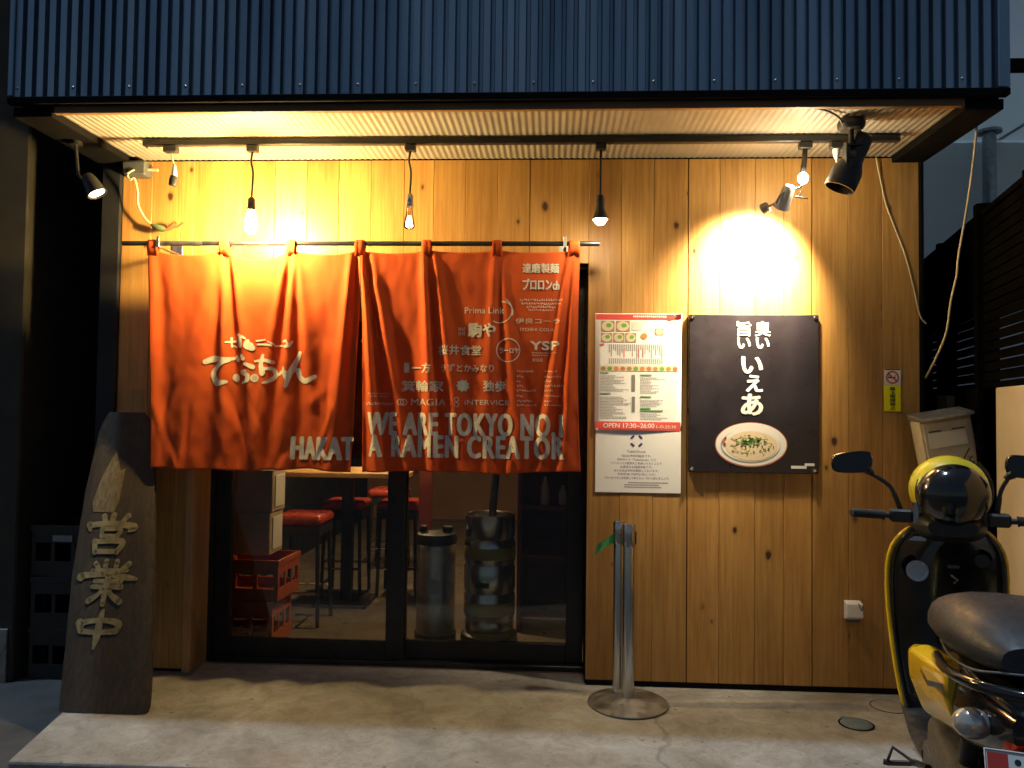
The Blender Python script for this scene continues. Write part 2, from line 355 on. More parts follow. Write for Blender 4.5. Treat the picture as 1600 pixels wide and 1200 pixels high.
# ---- lettering: outlines of the built-in typeface as flat filled shapes in a (u, v) plane
def text2d(s, size, bold=0.0, sx=1.0, align='LEFT', shear=0.0, spacing=1.0):
    cu = bpy.data.curves.new('t', 'FONT'); cu.body = s; cu.size = size; cu.offset = bold*size; cu.resolution_u = 3
    cu.align_x = align; cu.fill_mode = 'FRONT'; cu.shear = shear; cu.space_character = spacing
    ob = bpy.data.objects.new('t', cu); COL.objects.link(ob)
    dg = bpy.context.evaluated_depsgraph_get(); me = bpy.data.meshes.new_from_object(ob.evaluated_get(dg))
    vs = [(p.co.x*sx, p.co.y) for p in me.vertices]; fs = [tuple(p.vertices) for p in me.polygons]
    bpy.data.objects.remove(ob); bpy.data.curves.remove(cu); bpy.data.meshes.remove(me)
    return vs, fs
def fit(s, u0, u1, v0, v1, bold=0.0, shear=0.0, spacing=1.0):
    """lettering stretched to fill a rectangle exactly; bold strokes are laid over each other in thin coats of ink"""
    if bold > 0:
        e = bold*(v1-v0)*.7; eu = bold*(v1-v0)*1.15; V = []; F = []
        for k, (du, dv) in enumerate(((0, 0), (1, 0), (-1, 0), (0, 1), (0, -1), (.7, .7), (-.7, .7), (.7, -.7), (-.7, -.7))):
            a, b_ = fit(s, u0+eu, u1-eu, v0+e, v1-e, 0, shear, spacing); o = len(V)
            V += [(p[0]+du*eu, p[1]+dv*e, k) for p in a]; F += [tuple(i+o for i in f) for f in b_]
        return V, F
    vs, fs = text2d(s, 1.0, 0, shear=shear, spacing=spacing)
    if not vs: return [], []
    a0 = min(p[0] for p in vs); a1 = max(p[0] for p in vs); b0 = min(p[1] for p in vs); b1 = max(p[1] for p in vs)
    return [(u0+(p[0]-a0)/(a1-a0)*(u1-u0), v0+(p[1]-b0)/max(b1-b0, 1e-6)*(v1-v0)) for p in vs], fs
def stroke(pts, w, n=5):
    """brush stroke: a curved band of changing width with round ends"""
    P = catmull([(p[0], p[1], 0) for p in pts], n); W = w if isinstance(w, (list, tuple)) else [w]*len(pts)
    ws = []
    for i in range(len(P)):
        t = i/(len(P)-1)*(len(W)-1); k = min(int(t), len(W)-2) if len(W) > 1 else 0
        ws.append(W[k]+(W[min(k+1, len(W)-1)]-W[k])*(t-k))
    L = []; Rr = []
    for i, p in enumerate(P):
        t = (P[min(i+1, len(P)-1)]-P[max(i-1, 0)]).normalized(); q = Vector((-t.y, t.x, 0))*ws[i]/2
        L.append(p+q); Rr.append(p-q)
    vs = [(p.x, p.y) for p in L]+[(p.x, p.y) for p in Rr]; n_ = len(P)
    fs = [(i, i+1, n_+i+1, n_+i) for i in range(n_-1)]
    for (c, ww) in ((P[0], ws[0]), (P[-1], ws[-1])):
        o = len(vs); vs += [(c.x+math.cos(2*math.pi*k/12)*ww/2, c.y+math.sin(2*math.pi*k/12)*ww/2) for k in range(12)]; fs.append(tuple(range(o, o+12)))
    return vs, fs
def disc(u, v, ru, rv=None, n=28): rv = rv or ru; return [(u+ru*math.cos(2*math.pi*k/n), v+rv*math.sin(2*math.pi*k/n)) for k in range(n)], [tuple(range(n))]
def ring(u, v, r0, r1, n=36, a0=0, a1=360):
    vs = []; fs = []
    for k in range(n+1):
        a = R(a0+(a1-a0)*k/n); vs += [(u+r0*math.cos(a), v+r0*math.sin(a)), (u+r1*math.cos(a), v+r1*math.sin(a))]
    return vs, [(2*k, 2*k+1, 2*k+3, 2*k+2) for k in range(n)]
def rect(u0, u1, v0, v1): return [(u0, v0), (u1, v0), (u1, v1), (u0, v1)], [(0, 1, 2, 3)]
class Flat:
    """print on a surface: gathers flat shapes and lays them on by a mapping (u, v) -> point"""
    def __init__(s): s.v = []; s.f = []
    def add(s, sh):
        o = len(s.v); s.v += sh[0]; s.f += [tuple(i+o for i in f) for f in sh[1]]; return s
    def build(s, name, mat, parent, fn, cutu=0, cutv=0):
        bm = bmesh.new(); vv = [bm.verts.new((q[0], q[1], q[2]*1e-4 if len(q) > 2 else 0)) for q in s.v]
        for f in s.f:
            try: bm.faces.new([vv[i] for i in f])
            except ValueError: pass
        if cutu:
            for ax, st in ((0, cutu), (1, cutv)):
                lo = min(q.co[ax] for q in bm.verts); hi = max(q.co[ax] for q in bm.verts); x = math.ceil(lo/st)*st
                while x < hi:
                    no = (1, 0, 0) if ax == 0 else (0, 1, 0); co = (x, 0, 0) if ax == 0 else (0, x, 0)
                    bmesh.ops.bisect_plane(bm, geom=bm.verts[:]+bm.edges[:]+bm.faces[:], plane_co=co, plane_no=no, dist=1e-6); x += st
        bm.verts.index_update()
        lay = lambda q: (lambda p: (p[0], p[1]-q.co.z*1.6, p[2]))(fn(q.co.x, q.co.y))
        mb = MB(); mb.add([lay(q) for q in bm.verts], [tuple(q.index for q in f.verts) for f in bm.faces]); bm.free()
        return mb.build(name, mat, parent)

# ================================================================== the setting
b = MB(); b.add([(-60, -60, -.12), (60, -60, -.12), (60, 60, -.12), (-60, 60, -.12)], [(0, 1, 2, 3)])
structure(b.build('street', 'asphalt'))
# raised concrete apron in front of the shop; its front edge runs askew to the right
ap = [(-2.20, -1.075), (-0.3, -1.05), (0.6, -1.35), (2.2, -3.2), (4.2, -3.2), (4.2, 0.18), (-2.45, 0.18), (-2.30, -0.58)]
b = MB(); b.prism(ap, 'z', -0.14, 0.0)
ap_o = structure(b.build('concrete_apron', 'concrete', bev=0.012))
b = MB(); b.add([(-2.44, .181, -.002), (2.0, .181, -.002), (2.0, 6.0, -.002), (-2.44, 6.0, -.002)], [(0, 1, 2, 3)])
structure(b.build('shop_floor', 'inner_floor'))

# ------------------------------------------------------------------ the shop building
shop = thing('ramen_shop_building', 'small night-time shop front clad in knotty pine under a navy corrugated metal upper storey', 'building', (-0.22, 0, 0))
JX = [-2.41, -2.24, -2.076, -2.0]
OX = [-2.0, -1.898, -1.723, -1.543, -1.363, -1.184, -1.005, -.821, -.658, -.482, -.307, -.132, .042, .19]
RX = [.19, .366, .538, .719, .889, 1.075, 1.227, 1.371, 1.562, 1.738, 1.93]
TOPZ = 2.815
def plank(x0, x1, z0, z1, proud):
    g = 0.0007; c = 0.0022; y0 = -proud; y1 = .019
    if abs(x0-.719) < .01 or abs(x0-1.371) < .01: x0 += .004
    b = MB(); b.prism([(x0+g, y1), (x0+g, y0+c), (x0+g+c, y0), (x1-g-c, y0), (x1-g, y0+c), (x1-g, y1)], 'z', z0, z1)
    b.build('board', 'pine_board', shop)
for xs, z0 in ((JX, 0.02), (OX, 2.25), (RX, 0.03)):
    for x0, x1 in zip(xs, xs[1:]):
        plank(x0, x1, z0, TOPZ, random.uniform(0, .0025))
# sheathing behind the boards, with the door opening left free
b = MB(); b.box(-2.43, -2.0, .02, .12, 0, 2.9); b.box(.19, 1.93, .02, .12, 0.0, 2.9); b.box(-2.0, .19, .02, .12, 2.252, 2.9)
b.build('sheathing', 'black_trim', shop)
b = MB(); b.box(.195, 1.93, -.004, .0185, .004, .028); b.build('base_strip', 'black_trim', shop)
b = MB(); b.box(-2.0, -1.957, -.012, .20, .001, 2.249, .003); b.build('door_jamb', 'jamb_wood', shop)
b = MB(); b.box(-2.43, -2.005, .121, .30, 0.0, 2.9); b.build('return_wall', 'stained_wood', shop)
b = MB(); b.box(.191, .215, .121, .30, 0, 2.25); b.build('door_jamb', 'black_trim', shop)
# left corner: dark metal post, right corner trim
b = MB(); b.box(-2.52, -2.412, -.02, .14, 0.0, 2.80, .006); b.build('corner_post', 'dark_side', shop)
b = MB(); b.box(1.932, 1.952, -.008, .14, 0.0, 2.80, .003); b.build('corner_post', 'black_trim', shop)
# side walls and the body behind
b = MB(); b.box(1.931, 1.95, .141, 6.0, 0, 2.9); b.build('side_wall', 'dark_side', shop)
b = MB(); b.box(-2.52, -2.44, .141, 6.0, 0, 2.9); b.build('side_wall', 'dark_side', shop)
b = MB(); b.box(-2.44, 1.93, 6.0, 6.1, 0, 2.9); b.build('rear_wall', 'inner_wall', shop)
b = MB(); b.box(-2.439, 1.93, .30, 5.99, 2.55, 2.62); b.build('ceiling', 'inner_wall', shop)
# upper storey
b = MB(); b.box(-2.50, 1.945, -.725, 6.1, 2.91, 6.0); b.build('upper_storey', 'dark_side', shop)
def corrug(x0, x1, z0, z1, y, pitch, depth, top=0.55):
    """trapezoid-ribbed steel sheet"""
    prof = []; x = x0; s = pitch*.10
    while x < x1-1e-6:
        a = x; w = pitch*top
        prof += [(a, y), (a+w, y), (a+w+s, y+depth), (a+pitch-s, y+depth)]; x += pitch
    prof.append((min(x, x1+pitch*.5), y)); b = MB()
    vs = [(p[0], p[1], z0) for p in prof]+[(p[0], p[1], z1) for p in prof]; n = len(prof)
    b.add(vs, [(i, i+1, n+i+1, n+i) for i in range(n-1)]); return b
corrug(-2.505, 1.90, 2.872, 6.0, -.752, .0532, .026).build('fascia_sheet', 'navy_steel', shop)
for i in range(0, 82, 5):
    x = -2.505+.0532*i+.0146; b = MB(); b.lathe([(.0, -.006), (.004, -.006), (.0055, -.003), (.008, -.001), (.008, .0)], (x, -.7525, 2.915), (0, 1, 0), 8); b.build('screw', 'plate_steel', shop)
b = MB(); b.box(1.912, 1.962, -.766, -.70, 2.874, 6.0, .004); b.build('corner_flashing', 'navy_steel', shop)
b = MB(); b.box(-2.53, -2.507, -.766, -.70, 2.874, 6.0, .004); b.build('corner_flashing', 'navy_steel', shop)
b = MB(); b.box(-2.53, 1.962, -.768, -.728, 2.838, 2.871, .004); b.build('fascia_trim', 'black_trim', shop)
b = MB(); b.box(-2.33, 1.79, -.7275, -.70, 2.806, 2.845, .002); b.build('soffit_strip', 'brown_strip', shop)
# corrugated sheet soffit, small round waves running front to back
b = MB(); n = int((1.786+2.335)/.032*8); vs = []
for i in range(n+1):
    x = -2.335+i*.004; z = 2.822+.0016*math.cos(2*math.pi*x/.032)
    vs += [(x, -.699, z), (x, -.004, z)]
b.add(vs, [(2*i, 2*i+1, 2*i+3, 2*i+2) for i in range(n)]); b.build('soffit_sheet', 'soffit_sheet', shop, smooth=True)
b = MB(); b.box(1.789, 1.955, -.727, .0, 2.79, 2.8365, .003); b.build('soffit_border', 'black_trim', shop)
b = MB(); b.box(-2.525, -2.337, -.727, .0, 2.79, 2.8365, .003); b.build('soffit_border', 'black_trim', shop)
b = MB(); b.box(-2.5, 1.95, -.72, 6.0, 2.85, 2.905); b.build('floor_slab', 'black_trim', shop)
# sliding doors: black frames with glass
def leaf(x0, x1, y, sl, sr):
    b = MB(); z1 = 2.20
    b.box(x0, x0+sl, y, y+.035, .03, z1, .003); b.box(x1-sr, x1, y, y+.035, .03, z1, .003)
    b.box(x0+sl, x1-sr, y+.001, y+.034, .03, .135, .003); b.box(x0+sl, x1-sr, y+.001, y+.034, z1-.10, z1, .003)
    f = b.build('sliding_door', 'black_alu', shop)
    b = MB(); b.box(x0+sl-.005, x1-sr+.005, y+.014, y+.020, .13, z1-.095); b.build('glass_pane', 'pane_glass', f)
    return f
d1 = leaf(-1.925, -.828, .205, .095, .10)
d2 = leaf(-.905, .185, .246, .085, .095)
b = MB(); b.box(-1.835, -1.822, .185, .204, 0.95, 1.20, .004); b.build('handle', 'black_plastic', d1)
b = MB(); b.box(-1.956, -1.926, .20, .299, 0.0, 2.25); b.box(-1.926, .19, .20, .299, 2.201, 2.25); b.build('door_frame', 'black_alu', shop)
b = MB(); b.box(-1.926, .19, .195, .299, 0.0, .028, .003); b.build('door_track', 'black_alu', shop)

# neighbouring buildings and the gap on either side
nb = thing('neighbour_house', 'dim olive rendered house at the far left edge beyond the dark alley', 'building', (-3.6, .4, -.12))
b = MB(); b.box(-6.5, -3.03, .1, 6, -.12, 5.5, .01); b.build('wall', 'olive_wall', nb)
b = MB(); b.box(-6.5, -3.06, .085, .0995, -.12, .18, .003); b.build('plinth', 'concrete', nb)
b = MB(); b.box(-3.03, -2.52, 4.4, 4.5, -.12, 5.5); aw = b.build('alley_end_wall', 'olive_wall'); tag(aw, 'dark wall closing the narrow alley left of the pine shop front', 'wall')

gb = thing('grey_house', 'pale grey sided house behind the dark louvre fence at upper right', 'building', (4.0, 3.0, -.12))
b = MB(); b.box(1.96, 9.0, 3.0, 6.0, -.12, 3.95); b.build('wall', 'grey_siding', gb)
for i in range(10):
    x = 2.05+i*.62
    b = MB(); b.box(x+.003, x+.617, 2.982, 2.9995, 0.0, 3.94, .003); b.build('siding_panel', 'grey_siding', gb)
b = MB(); b.box(1.965, 9.0, 1.5205, 2.981, 3.952, 3.957); b.build('canopy_sheet', 'pale_canopy', gb)
for i in range(5):
    b = MB(); b.box(2.9+i*1.1, 2.94+i*1.1, 1.5205, 2.981, 3.9575, 4.01, .002); b.build('canopy_rib', 'black_trim', gb)
b = MB(); b.box(1.965, 9.0, 1.49, 1.5195, 3.93, 4.03, .003); b.build('canopy_gutter', 'black_trim', gb)
b = MB(); b.box(1.965, 9.0, 3.0, 6.0, 3.951, 6.5); b.build('upper_wall', 'grey_siding', gb)
pp = thing('drain_pipe', 'galvanised vertical pipe with a flange under the pale canopy at upper right', 'pipe', (3.80, 2.72, -.12))
b = MB(); b.tube([(3.80, 2.72, -.12), (3.80, 2.72, 3.93)], .055, 20); b.build('pipe', 'galvanised', pp, smooth='auto')
b = MB(); b.tube([(3.80, 2.72, 3.925), (3.80, 2.72, 3.949)], .10, 20); b.build('flange', 'galvanised', pp, smooth='auto')
b = MB(); b.tube([(3.80, 2.72, 3.2), (3.80, 2.72, 3.25)], .062, 20); b.build('coupling', 'galvanised', pp, smooth='auto')

# dark louvre fence over added dark boards, running towards the street
FA, FB = Vector((2.55, 1.29, 0)), Vector((2.03, -.85, 0)); FD = (FB-FA).normalized(); FN = Vector((FD.y, -FD.x, 0))
fence = thing('louvre_fence', 'tall black louvre fence receding beside the right corner of the shop', 'fence', (2.3, .2, -.12))
def fbox(b, s0, s1, n0, n1, z0, z1, tilt=0):
    vs = []
    for s_ in (s0, s1):
        for nn, zz in ((n0, z0+tilt), (n1, z0), (n1, z1), (n0, z1+tilt)):
            p = FA+FD*s_+FN*nn; vs.append((p.x, p.y, zz))
    b.add(vs, [(0, 1, 2, 3), (7, 6, 5, 4), (0, 4, 5, 1), (1, 5, 6, 2), (2, 6, 7, 3), (3, 7, 4, 0)])
FLEN = (FB-FA).length
SP = [0.0, .62, 1.42, FLEN-.06]
for k, s_ in enumerate(SP):
    b = MB(); fbox(b, s_, s_+.06, -.05, .05, -.12, 2.50+(.035 if k == 2 else 0)); b.build('post', 'fence_dark', fence)
for s0, s1 in zip(SP, SP[1:]):
    for i in range(17):
        z = 1.625+i*.0495
        b = MB(); fbox(b, s0+.0605, s1-.0005, -.022, .022, z, z+.042, .012); b.build('slat', 'fence_dark', fence)
    b = MB(); fbox(b, s0+.0605, s1-.0005, -.03, .03, 2.468, 2.495); b.build('top_rail', 'fence_dark', fence)
    b = MB(); fbox(b, s0+.0605, s1-.0005, -.03, .03, 1.59, 1.618); b.build('bottom_rail', 'fence_dark', fence)
for i in range(7):  # added black boards stand in for the shaded opening below the louvres
    z = .0+i*.227
    b = MB(); fbox(b, .061, 1.60, .06, .08, z, z+.222); b.build('shade_board', 'fence_dark', fence)
bw = thing('garden_wall', 'beige rendered wall under the black fence behind the scooter mirror', 'wall', (2.0, -.7, -.12))
b = MB(); fbox(b, 1.78, FLEN+.9, -.08, .055, -.12, 1.585); b.build('wall', 'beige_wall', bw, bev=.006)
bx_ = thing('cardboard_box', 'small brown box half hidden in the dark behind the mailbox', 'box', (2.22, .25, 1.32))
b = MB(); b.box(2.16, 2.28, .18, .30, 1.42, 1.56, .004); b.build('carton', 'photo_brown', bx_)
b = MB(); b.box(2.12, 2.31, .12, .34, 1.40, 1.419, .002); b.box(2.20, 2.23, .2, .26, 0.0, 1.3999); b.build('stand', 'fence_dark', bx_)
b = MB(); b.box(2.215, 2.235, .175, .1795, 1.42, 1.56); b.build('packing_tape', 'pale_label', bx_)

# lettering measured on the curtain (metres)
NOREN_TEXT = [
    ('達磨製麺', -0.16, 0.029, 2.159, 2.209, 0.02) ,
    ('プロロンch', -0.159, 0.033, 2.071, 2.129, 0.03) ,
    ('伊良コーラ', -0.193, 0.036, 1.897, 1.925, 0.0) ,
    ('IYOSHI COLA', -0.166, 0.007, 1.859, 1.875, 0.0) ,
    ('Prima Link', -0.455, -0.252, 1.948, 1.98, 0.0) ,
    ('株式', -0.488, -0.45, 1.856, 1.876, 0.0) ,
    ('会社', -0.488, -0.45, 1.833, 1.853, 0.0) ,
    ('駒や', -0.438, -0.293, 1.824, 1.9, 0.04) ,
    ('桜井食堂', -0.591, -0.366, 1.731, 1.784, 0.015) ,
    ('ラーロヤ', -0.274, -0.172, 1.743, 1.772, 0.04) ,
    ('YSP', -0.116, 0.034, 1.761, 1.808, 0.05) ,
    ('新宿店', -0.102, -0.05, 1.701, 1.719, 0.0) ,
    ('一方', -0.729, -0.623, 1.638, 1.689, 0.03) ,
    ('うずとかみなり', -0.576, -0.299, 1.645, 1.685, 0.015) ,
    ('箕輪家', -0.777, -0.56, 1.541, 1.599, 0.02) ,
    ('独歩', -0.354, -0.238, 1.545, 1.602, 0.03) ,
    ('MAGIA', -0.728, -0.547, 1.47, 1.505, 0.0) ,
    ('INTERVICE', -0.448, -0.222, 1.477, 1.502, 0.0) ,
]
BIG_TEXT = [
    ('WE ARE TOKYO NO.1', -0.951, 0.058, 1.314, 1.435) ,
    ('A RAMEN CREATOR', -0.945, 0.064, 1.201, 1.32) ,
]
BIG_LEFT = ('HAKAT', -1.353, -1.022, 1.181, 1.303)
NOREN_DASH = [(-0.17, 0.048, 2.014, 2.027), (-0.161, 0.039, 1.995, 2.009), (-0.135, 0.013, 1.978, 1.991), (-0.125, 0.003, 1.963, 1.974), (-0.103, 0.025, 1.744, 1.751), (-0.103, -0.014, 1.731, 1.738), (-0.947, -0.827, 1.525, 1.535), (-0.933, -0.847, 1.512, 1.519), (-0.958, -0.816, 1.469, 1.487)]
NOREN_LIST = [(-0.18, -0.098, 1.645, 1.658), (-0.18, -0.141, 1.619, 1.632), (-0.18, -0.157, 1.594, 1.607), (-0.179, -0.147, 1.57, 1.584), (-0.179, -0.081, 1.547, 1.56), (-0.179, -0.146, 1.52, 1.533), (-0.178, -0.1, 1.494, 1.508), (-0.178, -0.073, 1.472, 1.485), (-0.039, 0.029, 1.646, 1.659), (-0.039, 0.052, 1.62, 1.633), (-0.039, -0.006, 1.595, 1.609), (-0.039, 0.056, 1.572, 1.585), (-0.038, 0.004, 1.548, 1.561), (-0.038, 0.043, 1.522, 1.535), (-0.038, -0.002, 1.496, 1.509), (-0.038, 0.05, 1.473, 1.486)]
SWOOSH = (-0.263, 1.963)
CIRC = (-0.228, 1.759)
LEAF = (-0.458, 1.574)
RINGS = (-0.771, 1.486)
EIGHT = (-0.489, 1.49)
BRUSH = [
    ([(-1.817, 1.685), (-1.775, 1.701), (-1.713, 1.698), (-1.667, 1.705)], [0.0253, 0.0327, 0.0223, 0.0163]) ,
    ([(-1.69, 1.695), (-1.743, 1.668), (-1.773, 1.623), (-1.749, 1.578), (-1.699, 1.581)], [0.0163, 0.0253, 0.0327, 0.0401, 0.0163]) ,
    ([(-1.652, 1.714), (-1.642, 1.696)], [0.0163, 0.0223]) ,
    ([(-1.622, 1.72), (-1.612, 1.704)], [0.0163, 0.0223]) ,
    ([(-1.653, 1.604), (-1.652, 1.602)], [0.0401, 0.0401]) ,
    ([(-1.601, 1.677), (-1.563, 1.66)], [0.0163, 0.0253]) ,
    ([(-1.6, 1.64), (-1.619, 1.632), (-1.592, 1.621)], [0.0134, 0.0193, 0.0223]) ,
    ([(-1.585, 1.617), (-1.588, 1.591), (-1.614, 1.576)], [0.0223, 0.0223, 0.0104]) ,
    ([(-1.55, 1.603), (-1.549, 1.602)], [0.0431, 0.0431]) ,
    ([(-1.552, 1.69), (-1.506, 1.697), (-1.456, 1.686)], [0.0104, 0.0178, 0.0193]) ,
    ([(-1.51, 1.721), (-1.519, 1.674), (-1.508, 1.633)], [0.0178, 0.0267, 0.0386]) ,
    ([(-1.494, 1.652), (-1.455, 1.649), (-1.443, 1.615), (-1.473, 1.588), (-1.503, 1.577)], [0.0163, 0.0193, 0.0223, 0.0178, 0.0089]) ,
    ([(-1.424, 1.623), (-1.402, 1.638), (-1.375, 1.634)], [0.0163, 0.0193, 0.0149]) ,
    ([(-1.398, 1.66), (-1.39, 1.623), (-1.38, 1.6)], [0.0119, 0.0193, 0.0149]) ,
    ([(-1.316, 1.736), (-1.338, 1.683), (-1.367, 1.616), (-1.381, 1.563)], [0.0208, 0.0238, 0.0253, 0.0193]) ,
    ([(-1.352, 1.642), (-1.326, 1.646), (-1.317, 1.612), (-1.283, 1.59), (-1.234, 1.613)], [0.0178, 0.0253, 0.0253, 0.0297, 0.0193]) ,
    ([(-1.708, 1.789), (-1.658, 1.795)], [0.0089, 0.0119]) ,
    ([(-1.684, 1.812), (-1.68, 1.767)], [0.0104, 0.0104]) ,
    ([(-1.669, 1.771), (-1.653, 1.762)], [0.0074, 0.0089]) ,
    ([(-1.646, 1.828), (-1.632, 1.82), (-1.629, 1.771)], [0.0119, 0.0178, 0.0223]) ,
    ([(-1.62, 1.82), (-1.605, 1.809)], [0.0119, 0.0104]) ,
    ([(-1.593, 1.794), (-1.596, 1.771), (-1.569, 1.76)], [0.0223, 0.0297, 0.0327]) ,
    ([(-1.581, 1.772), (-1.58, 1.771)], [0.0371, 0.0371]) ,
    ([(-1.547, 1.797), (-1.501, 1.804)], [0.0089, 0.0074]) ,
    ([(-1.542, 1.779), (-1.493, 1.778), (-1.462, 1.773)], [0.0074, 0.0104, 0.0089]) ,
    ([(-1.485, 1.795), (-1.451, 1.78)], [0.0059, 0.0089]) ,
    ([(-1.447, 1.771), (-1.412, 1.773)], [0.0074, 0.0089]) ,
    ([(-1.405, 1.796), (-1.386, 1.799)], [0.0104, 0.0134]) ,
    ([(-1.397, 1.769), (-1.37, 1.773), (-1.354, 1.794)], [0.0134, 0.0178, 0.0074]) ,
    ([(-1.382, 1.792), (-1.374, 1.781)], [0.0104, 0.0104]) ,
]

# ------------------------------------------------------------------ curtain rod and shop curtain
rod = thing('curtain_rod', 'long dark metal rod carrying the red shop curtain', 'rod', (-1.03, -.2, 2.31))
b = MB(); b.tube([(-2.286, -.2, 2.312), (.235, -.2, 2.312)], .0125, 14); b.build('rod', 'black_plastic', rod, smooth='auto')
b = MB(); b.tube([(-2.135, -.2, 2.312), (-1.85, -.2, 2.312)], .0135, 14); b.build('sleeve', 'plate_steel', rod, smooth='auto')
for x in (-2.085, .058):
    b = MB(); b.box(x-.008, x+.008, -.215, -.0035, 2.288, 2.2975, .001); b.box(x-.008, x+.008, -.222, -.2155, 2.288, 2.345, .001); b.box(x-.03, x+.03, -.009, -.0032, 2.26, 2.35, .001)
    b.build('bracket', 'plate_steel', rod)

TABS = [-2.118, -1.73, -1.376, -1.01, -.659, -.292, .105]
ZT, ZB = 2.279, 1.128
# folds: x at top, x at bottom, depth (towards the street), width at top, width at bottom, where it starts and ends
FOLDS = [(-2.118, -2.07, .012, .03, .06, 0, 1), (-2.10, -2.00, -.012, .03, .07, 0, 1), (-1.80, -1.96, .016, .05, .10, .02, 1),
         (-1.745, -1.70, .026, .022, .05, 0, 1), (-1.71, -1.62, -.024, .022, .05, 0, 1), (-1.73, -1.82, -.018, .02, .06, 0, .95), (-1.70, -1.52, .022, .02, .05, 0, 1),
         (-1.392, -1.56, .026, .022, .045, 0, 1), (-1.376, -1.48, -.026, .02, .04, 0, 1), (-1.36, -1.40, .030, .022, .045, 0, 1), (-1.35, -1.29, -.024, .02, .05, 0, 1), (-1.35, -1.20, .022, .02, .055, 0, 1),
         (-1.045, -1.14, .024, .022, .05, 0, 1), (-1.03, -1.07, -.020, .02, .035, 0, 1), (-1.16, -1.24, -.014, .05, .06, .3, 1),
         (-1.0, -.89, .044, .018, .034, 0, 1), (-.995, -.955, -.022, .02, .028, 0, 1), (-.98, -.80, -.030, .022, .045, 0, 1), (-.97, -.72, .022, .03, .06, .05, 1), (-.86, -.66, -.016, .06, .05, .35, 1),
         (-.672, -.60, .028, .02, .045, 0, 1), (-.65, -.53, -.024, .02, .045, 0, 1), (-.63, -.45, .020, .03, .06, 0, 1),
         (-.30, -.33, .012, .02, .06, 0, 1), (-.28, -.16, .014, .02, .06, 0, 1), (-.28, -.24, -.012, .02, .07, 0, 1),
         (.085, -.07, .020, .02, .045, 0, 1), (.07, -.115, -.020, .02, .045, 0, 1), (.11, .06, .022, .02, .035, 0, 1), (.10, .00, -.026, .016, .03, .05, 1), (.13, .13, -.016, .03, .03, 0, 1)]
random.seed(11)
WRK = [(random.uniform(-2.1, .12), random.uniform(1.14, 1.5), random.uniform(-.5, .5), random.uniform(.003, .009)*random.choice((-1, 1)), random.uniform(.012, .03), random.uniform(.06, .18)) for _ in range(80)]
def cloth_y(x, z):
    t = min(max((ZT-z)/(ZT-ZB), 0), 1); y = -.2
    for xt, xb, am, w0, w1, s0, s1 in FOLDS:
        e = min(max((t-s0)/.16+.35, 0), 1)*(1-.25*max(0, t-.7)); d = x-(xt+(xb-xt)*t); w = w0+(w1-w0)*t
        if abs(d) < 3*w: y -= (.78 if xb < -1.1 else .95)*am*e*math.exp(-(d/w)**2)
    for cx, cz, a, am, w, ln in WRK:
        dx, dz = x-cx, z-cz; p = dx*math.cos(a)+dz*math.sin(a); q = -dx*math.sin(a)+dz*math.cos(a)
        if abs(p) < 3*w and abs(q) < 2*ln: y -= am*math.exp(-(p/w)**2-(q/ln)**2)
    y -= .006*noise.noise((x*5, z*4, 3.1))+.0022*noise.noise((x*22, z*13, 1.7))
    if t > .93: y -= .004*math.sin(x*57)*(t-.93)/.07
    return y - .012*t
def top_z(x):
    for i, (a, c) in enumerate(zip(TABS, TABS[1:])):
        if a <= x <= c:
            f = (x-a)/(c-a); return ZT-(.030, .052, .026, .020, .014, .014)[i]*(4*f*(1-f))**.8
    return ZT
noren = thing('noren_curtain', 'red split shop curtain printed with white lettering, hanging across the doorway', 'curtain', (-1.0, -.2, 1.13))
def panel(xl, xr):
    """xl, xr: functions of t giving the two edges"""
    nx, nz = 170, 120; b = MB(); vs = []
    for j in range(nz+1):
        for i in range(nx+1):
            u = i/nx; t = j/nz; x = xl(t)+(xr(t)-xl(t))*u; zt = top_z(x)
            zb = ZB+.008*noise.noise((x*6, 0, 5))+.005*math.sin(x*9+1)+(.014 if x > -.9 else -.006)*(0.5+.5*math.sin(x*2.1))
            z = zt+(zb-zt)*t; vs.append((x, cloth_y(x, z), z))
    b.add(vs, [(j*(nx+1)+i, j*(nx+1)+i+1, (j+1)*(nx+1)+i+1, (j+1)*(nx+1)+i) for j in range(nz) for i in range(nx)])
    return b.build('cloth_panel', 'noren_cloth', noren, smooth=True, solid=.0016)
pl = panel(lambda t: -2.145+.058*t, lambda t: -1.001-.040*max(0, t-.12))
pr_ = panel(lambda t: -.999+.026*max(0, t-.12), lambda t: .138-.012*math.sin(t*3.1)+.012*t*t)
for x in TABS:
    w = .026 if x > TABS[0]+.01 and x < TABS[-1]-.01 else .030
    ring_ = [(-.2-.004, 2.245), (-.2-.0165, 2.298), (-.2-.0165, 2.318), (-.2-.008, 2.3295), (-.2+.008, 2.3295), (-.2+.0165, 2.318), (-.2+.0165, 2.298), (-.2+.006, 2.245)]
    b = MB(); vs = []
    for dx in (-w, -w*.55, 0, w*.55, w):
        tw = .003*math.sin(dx*180+x*9)
        vs += [(x+dx*(1-.12*(k in (2, 3, 4, 5))), yy+tw, zz) for k, (yy, zz) in enumerate(ring_)]
    b.add(vs, [(c*8+k, c*8+k+1, c*8+9+k, c*8+8+k) for c in range(4) for k in range(7)]); b.build('hanging_loop', 'noren_cloth', noren, smooth=True, solid=.002)
on_cloth = lambda u, v: (u, cloth_y(u, v)-.0032, v)
for s_, u0, u1, v0, v1, bo in NOREN_TEXT:
    f = Flat(); f.add(fit(s_, u0, u1, v0, v1, bo)); f.build('lettering', 'cloth_print', pr_, on_cloth, .014, .03)
f = Flat(); rng = random.Random(3)
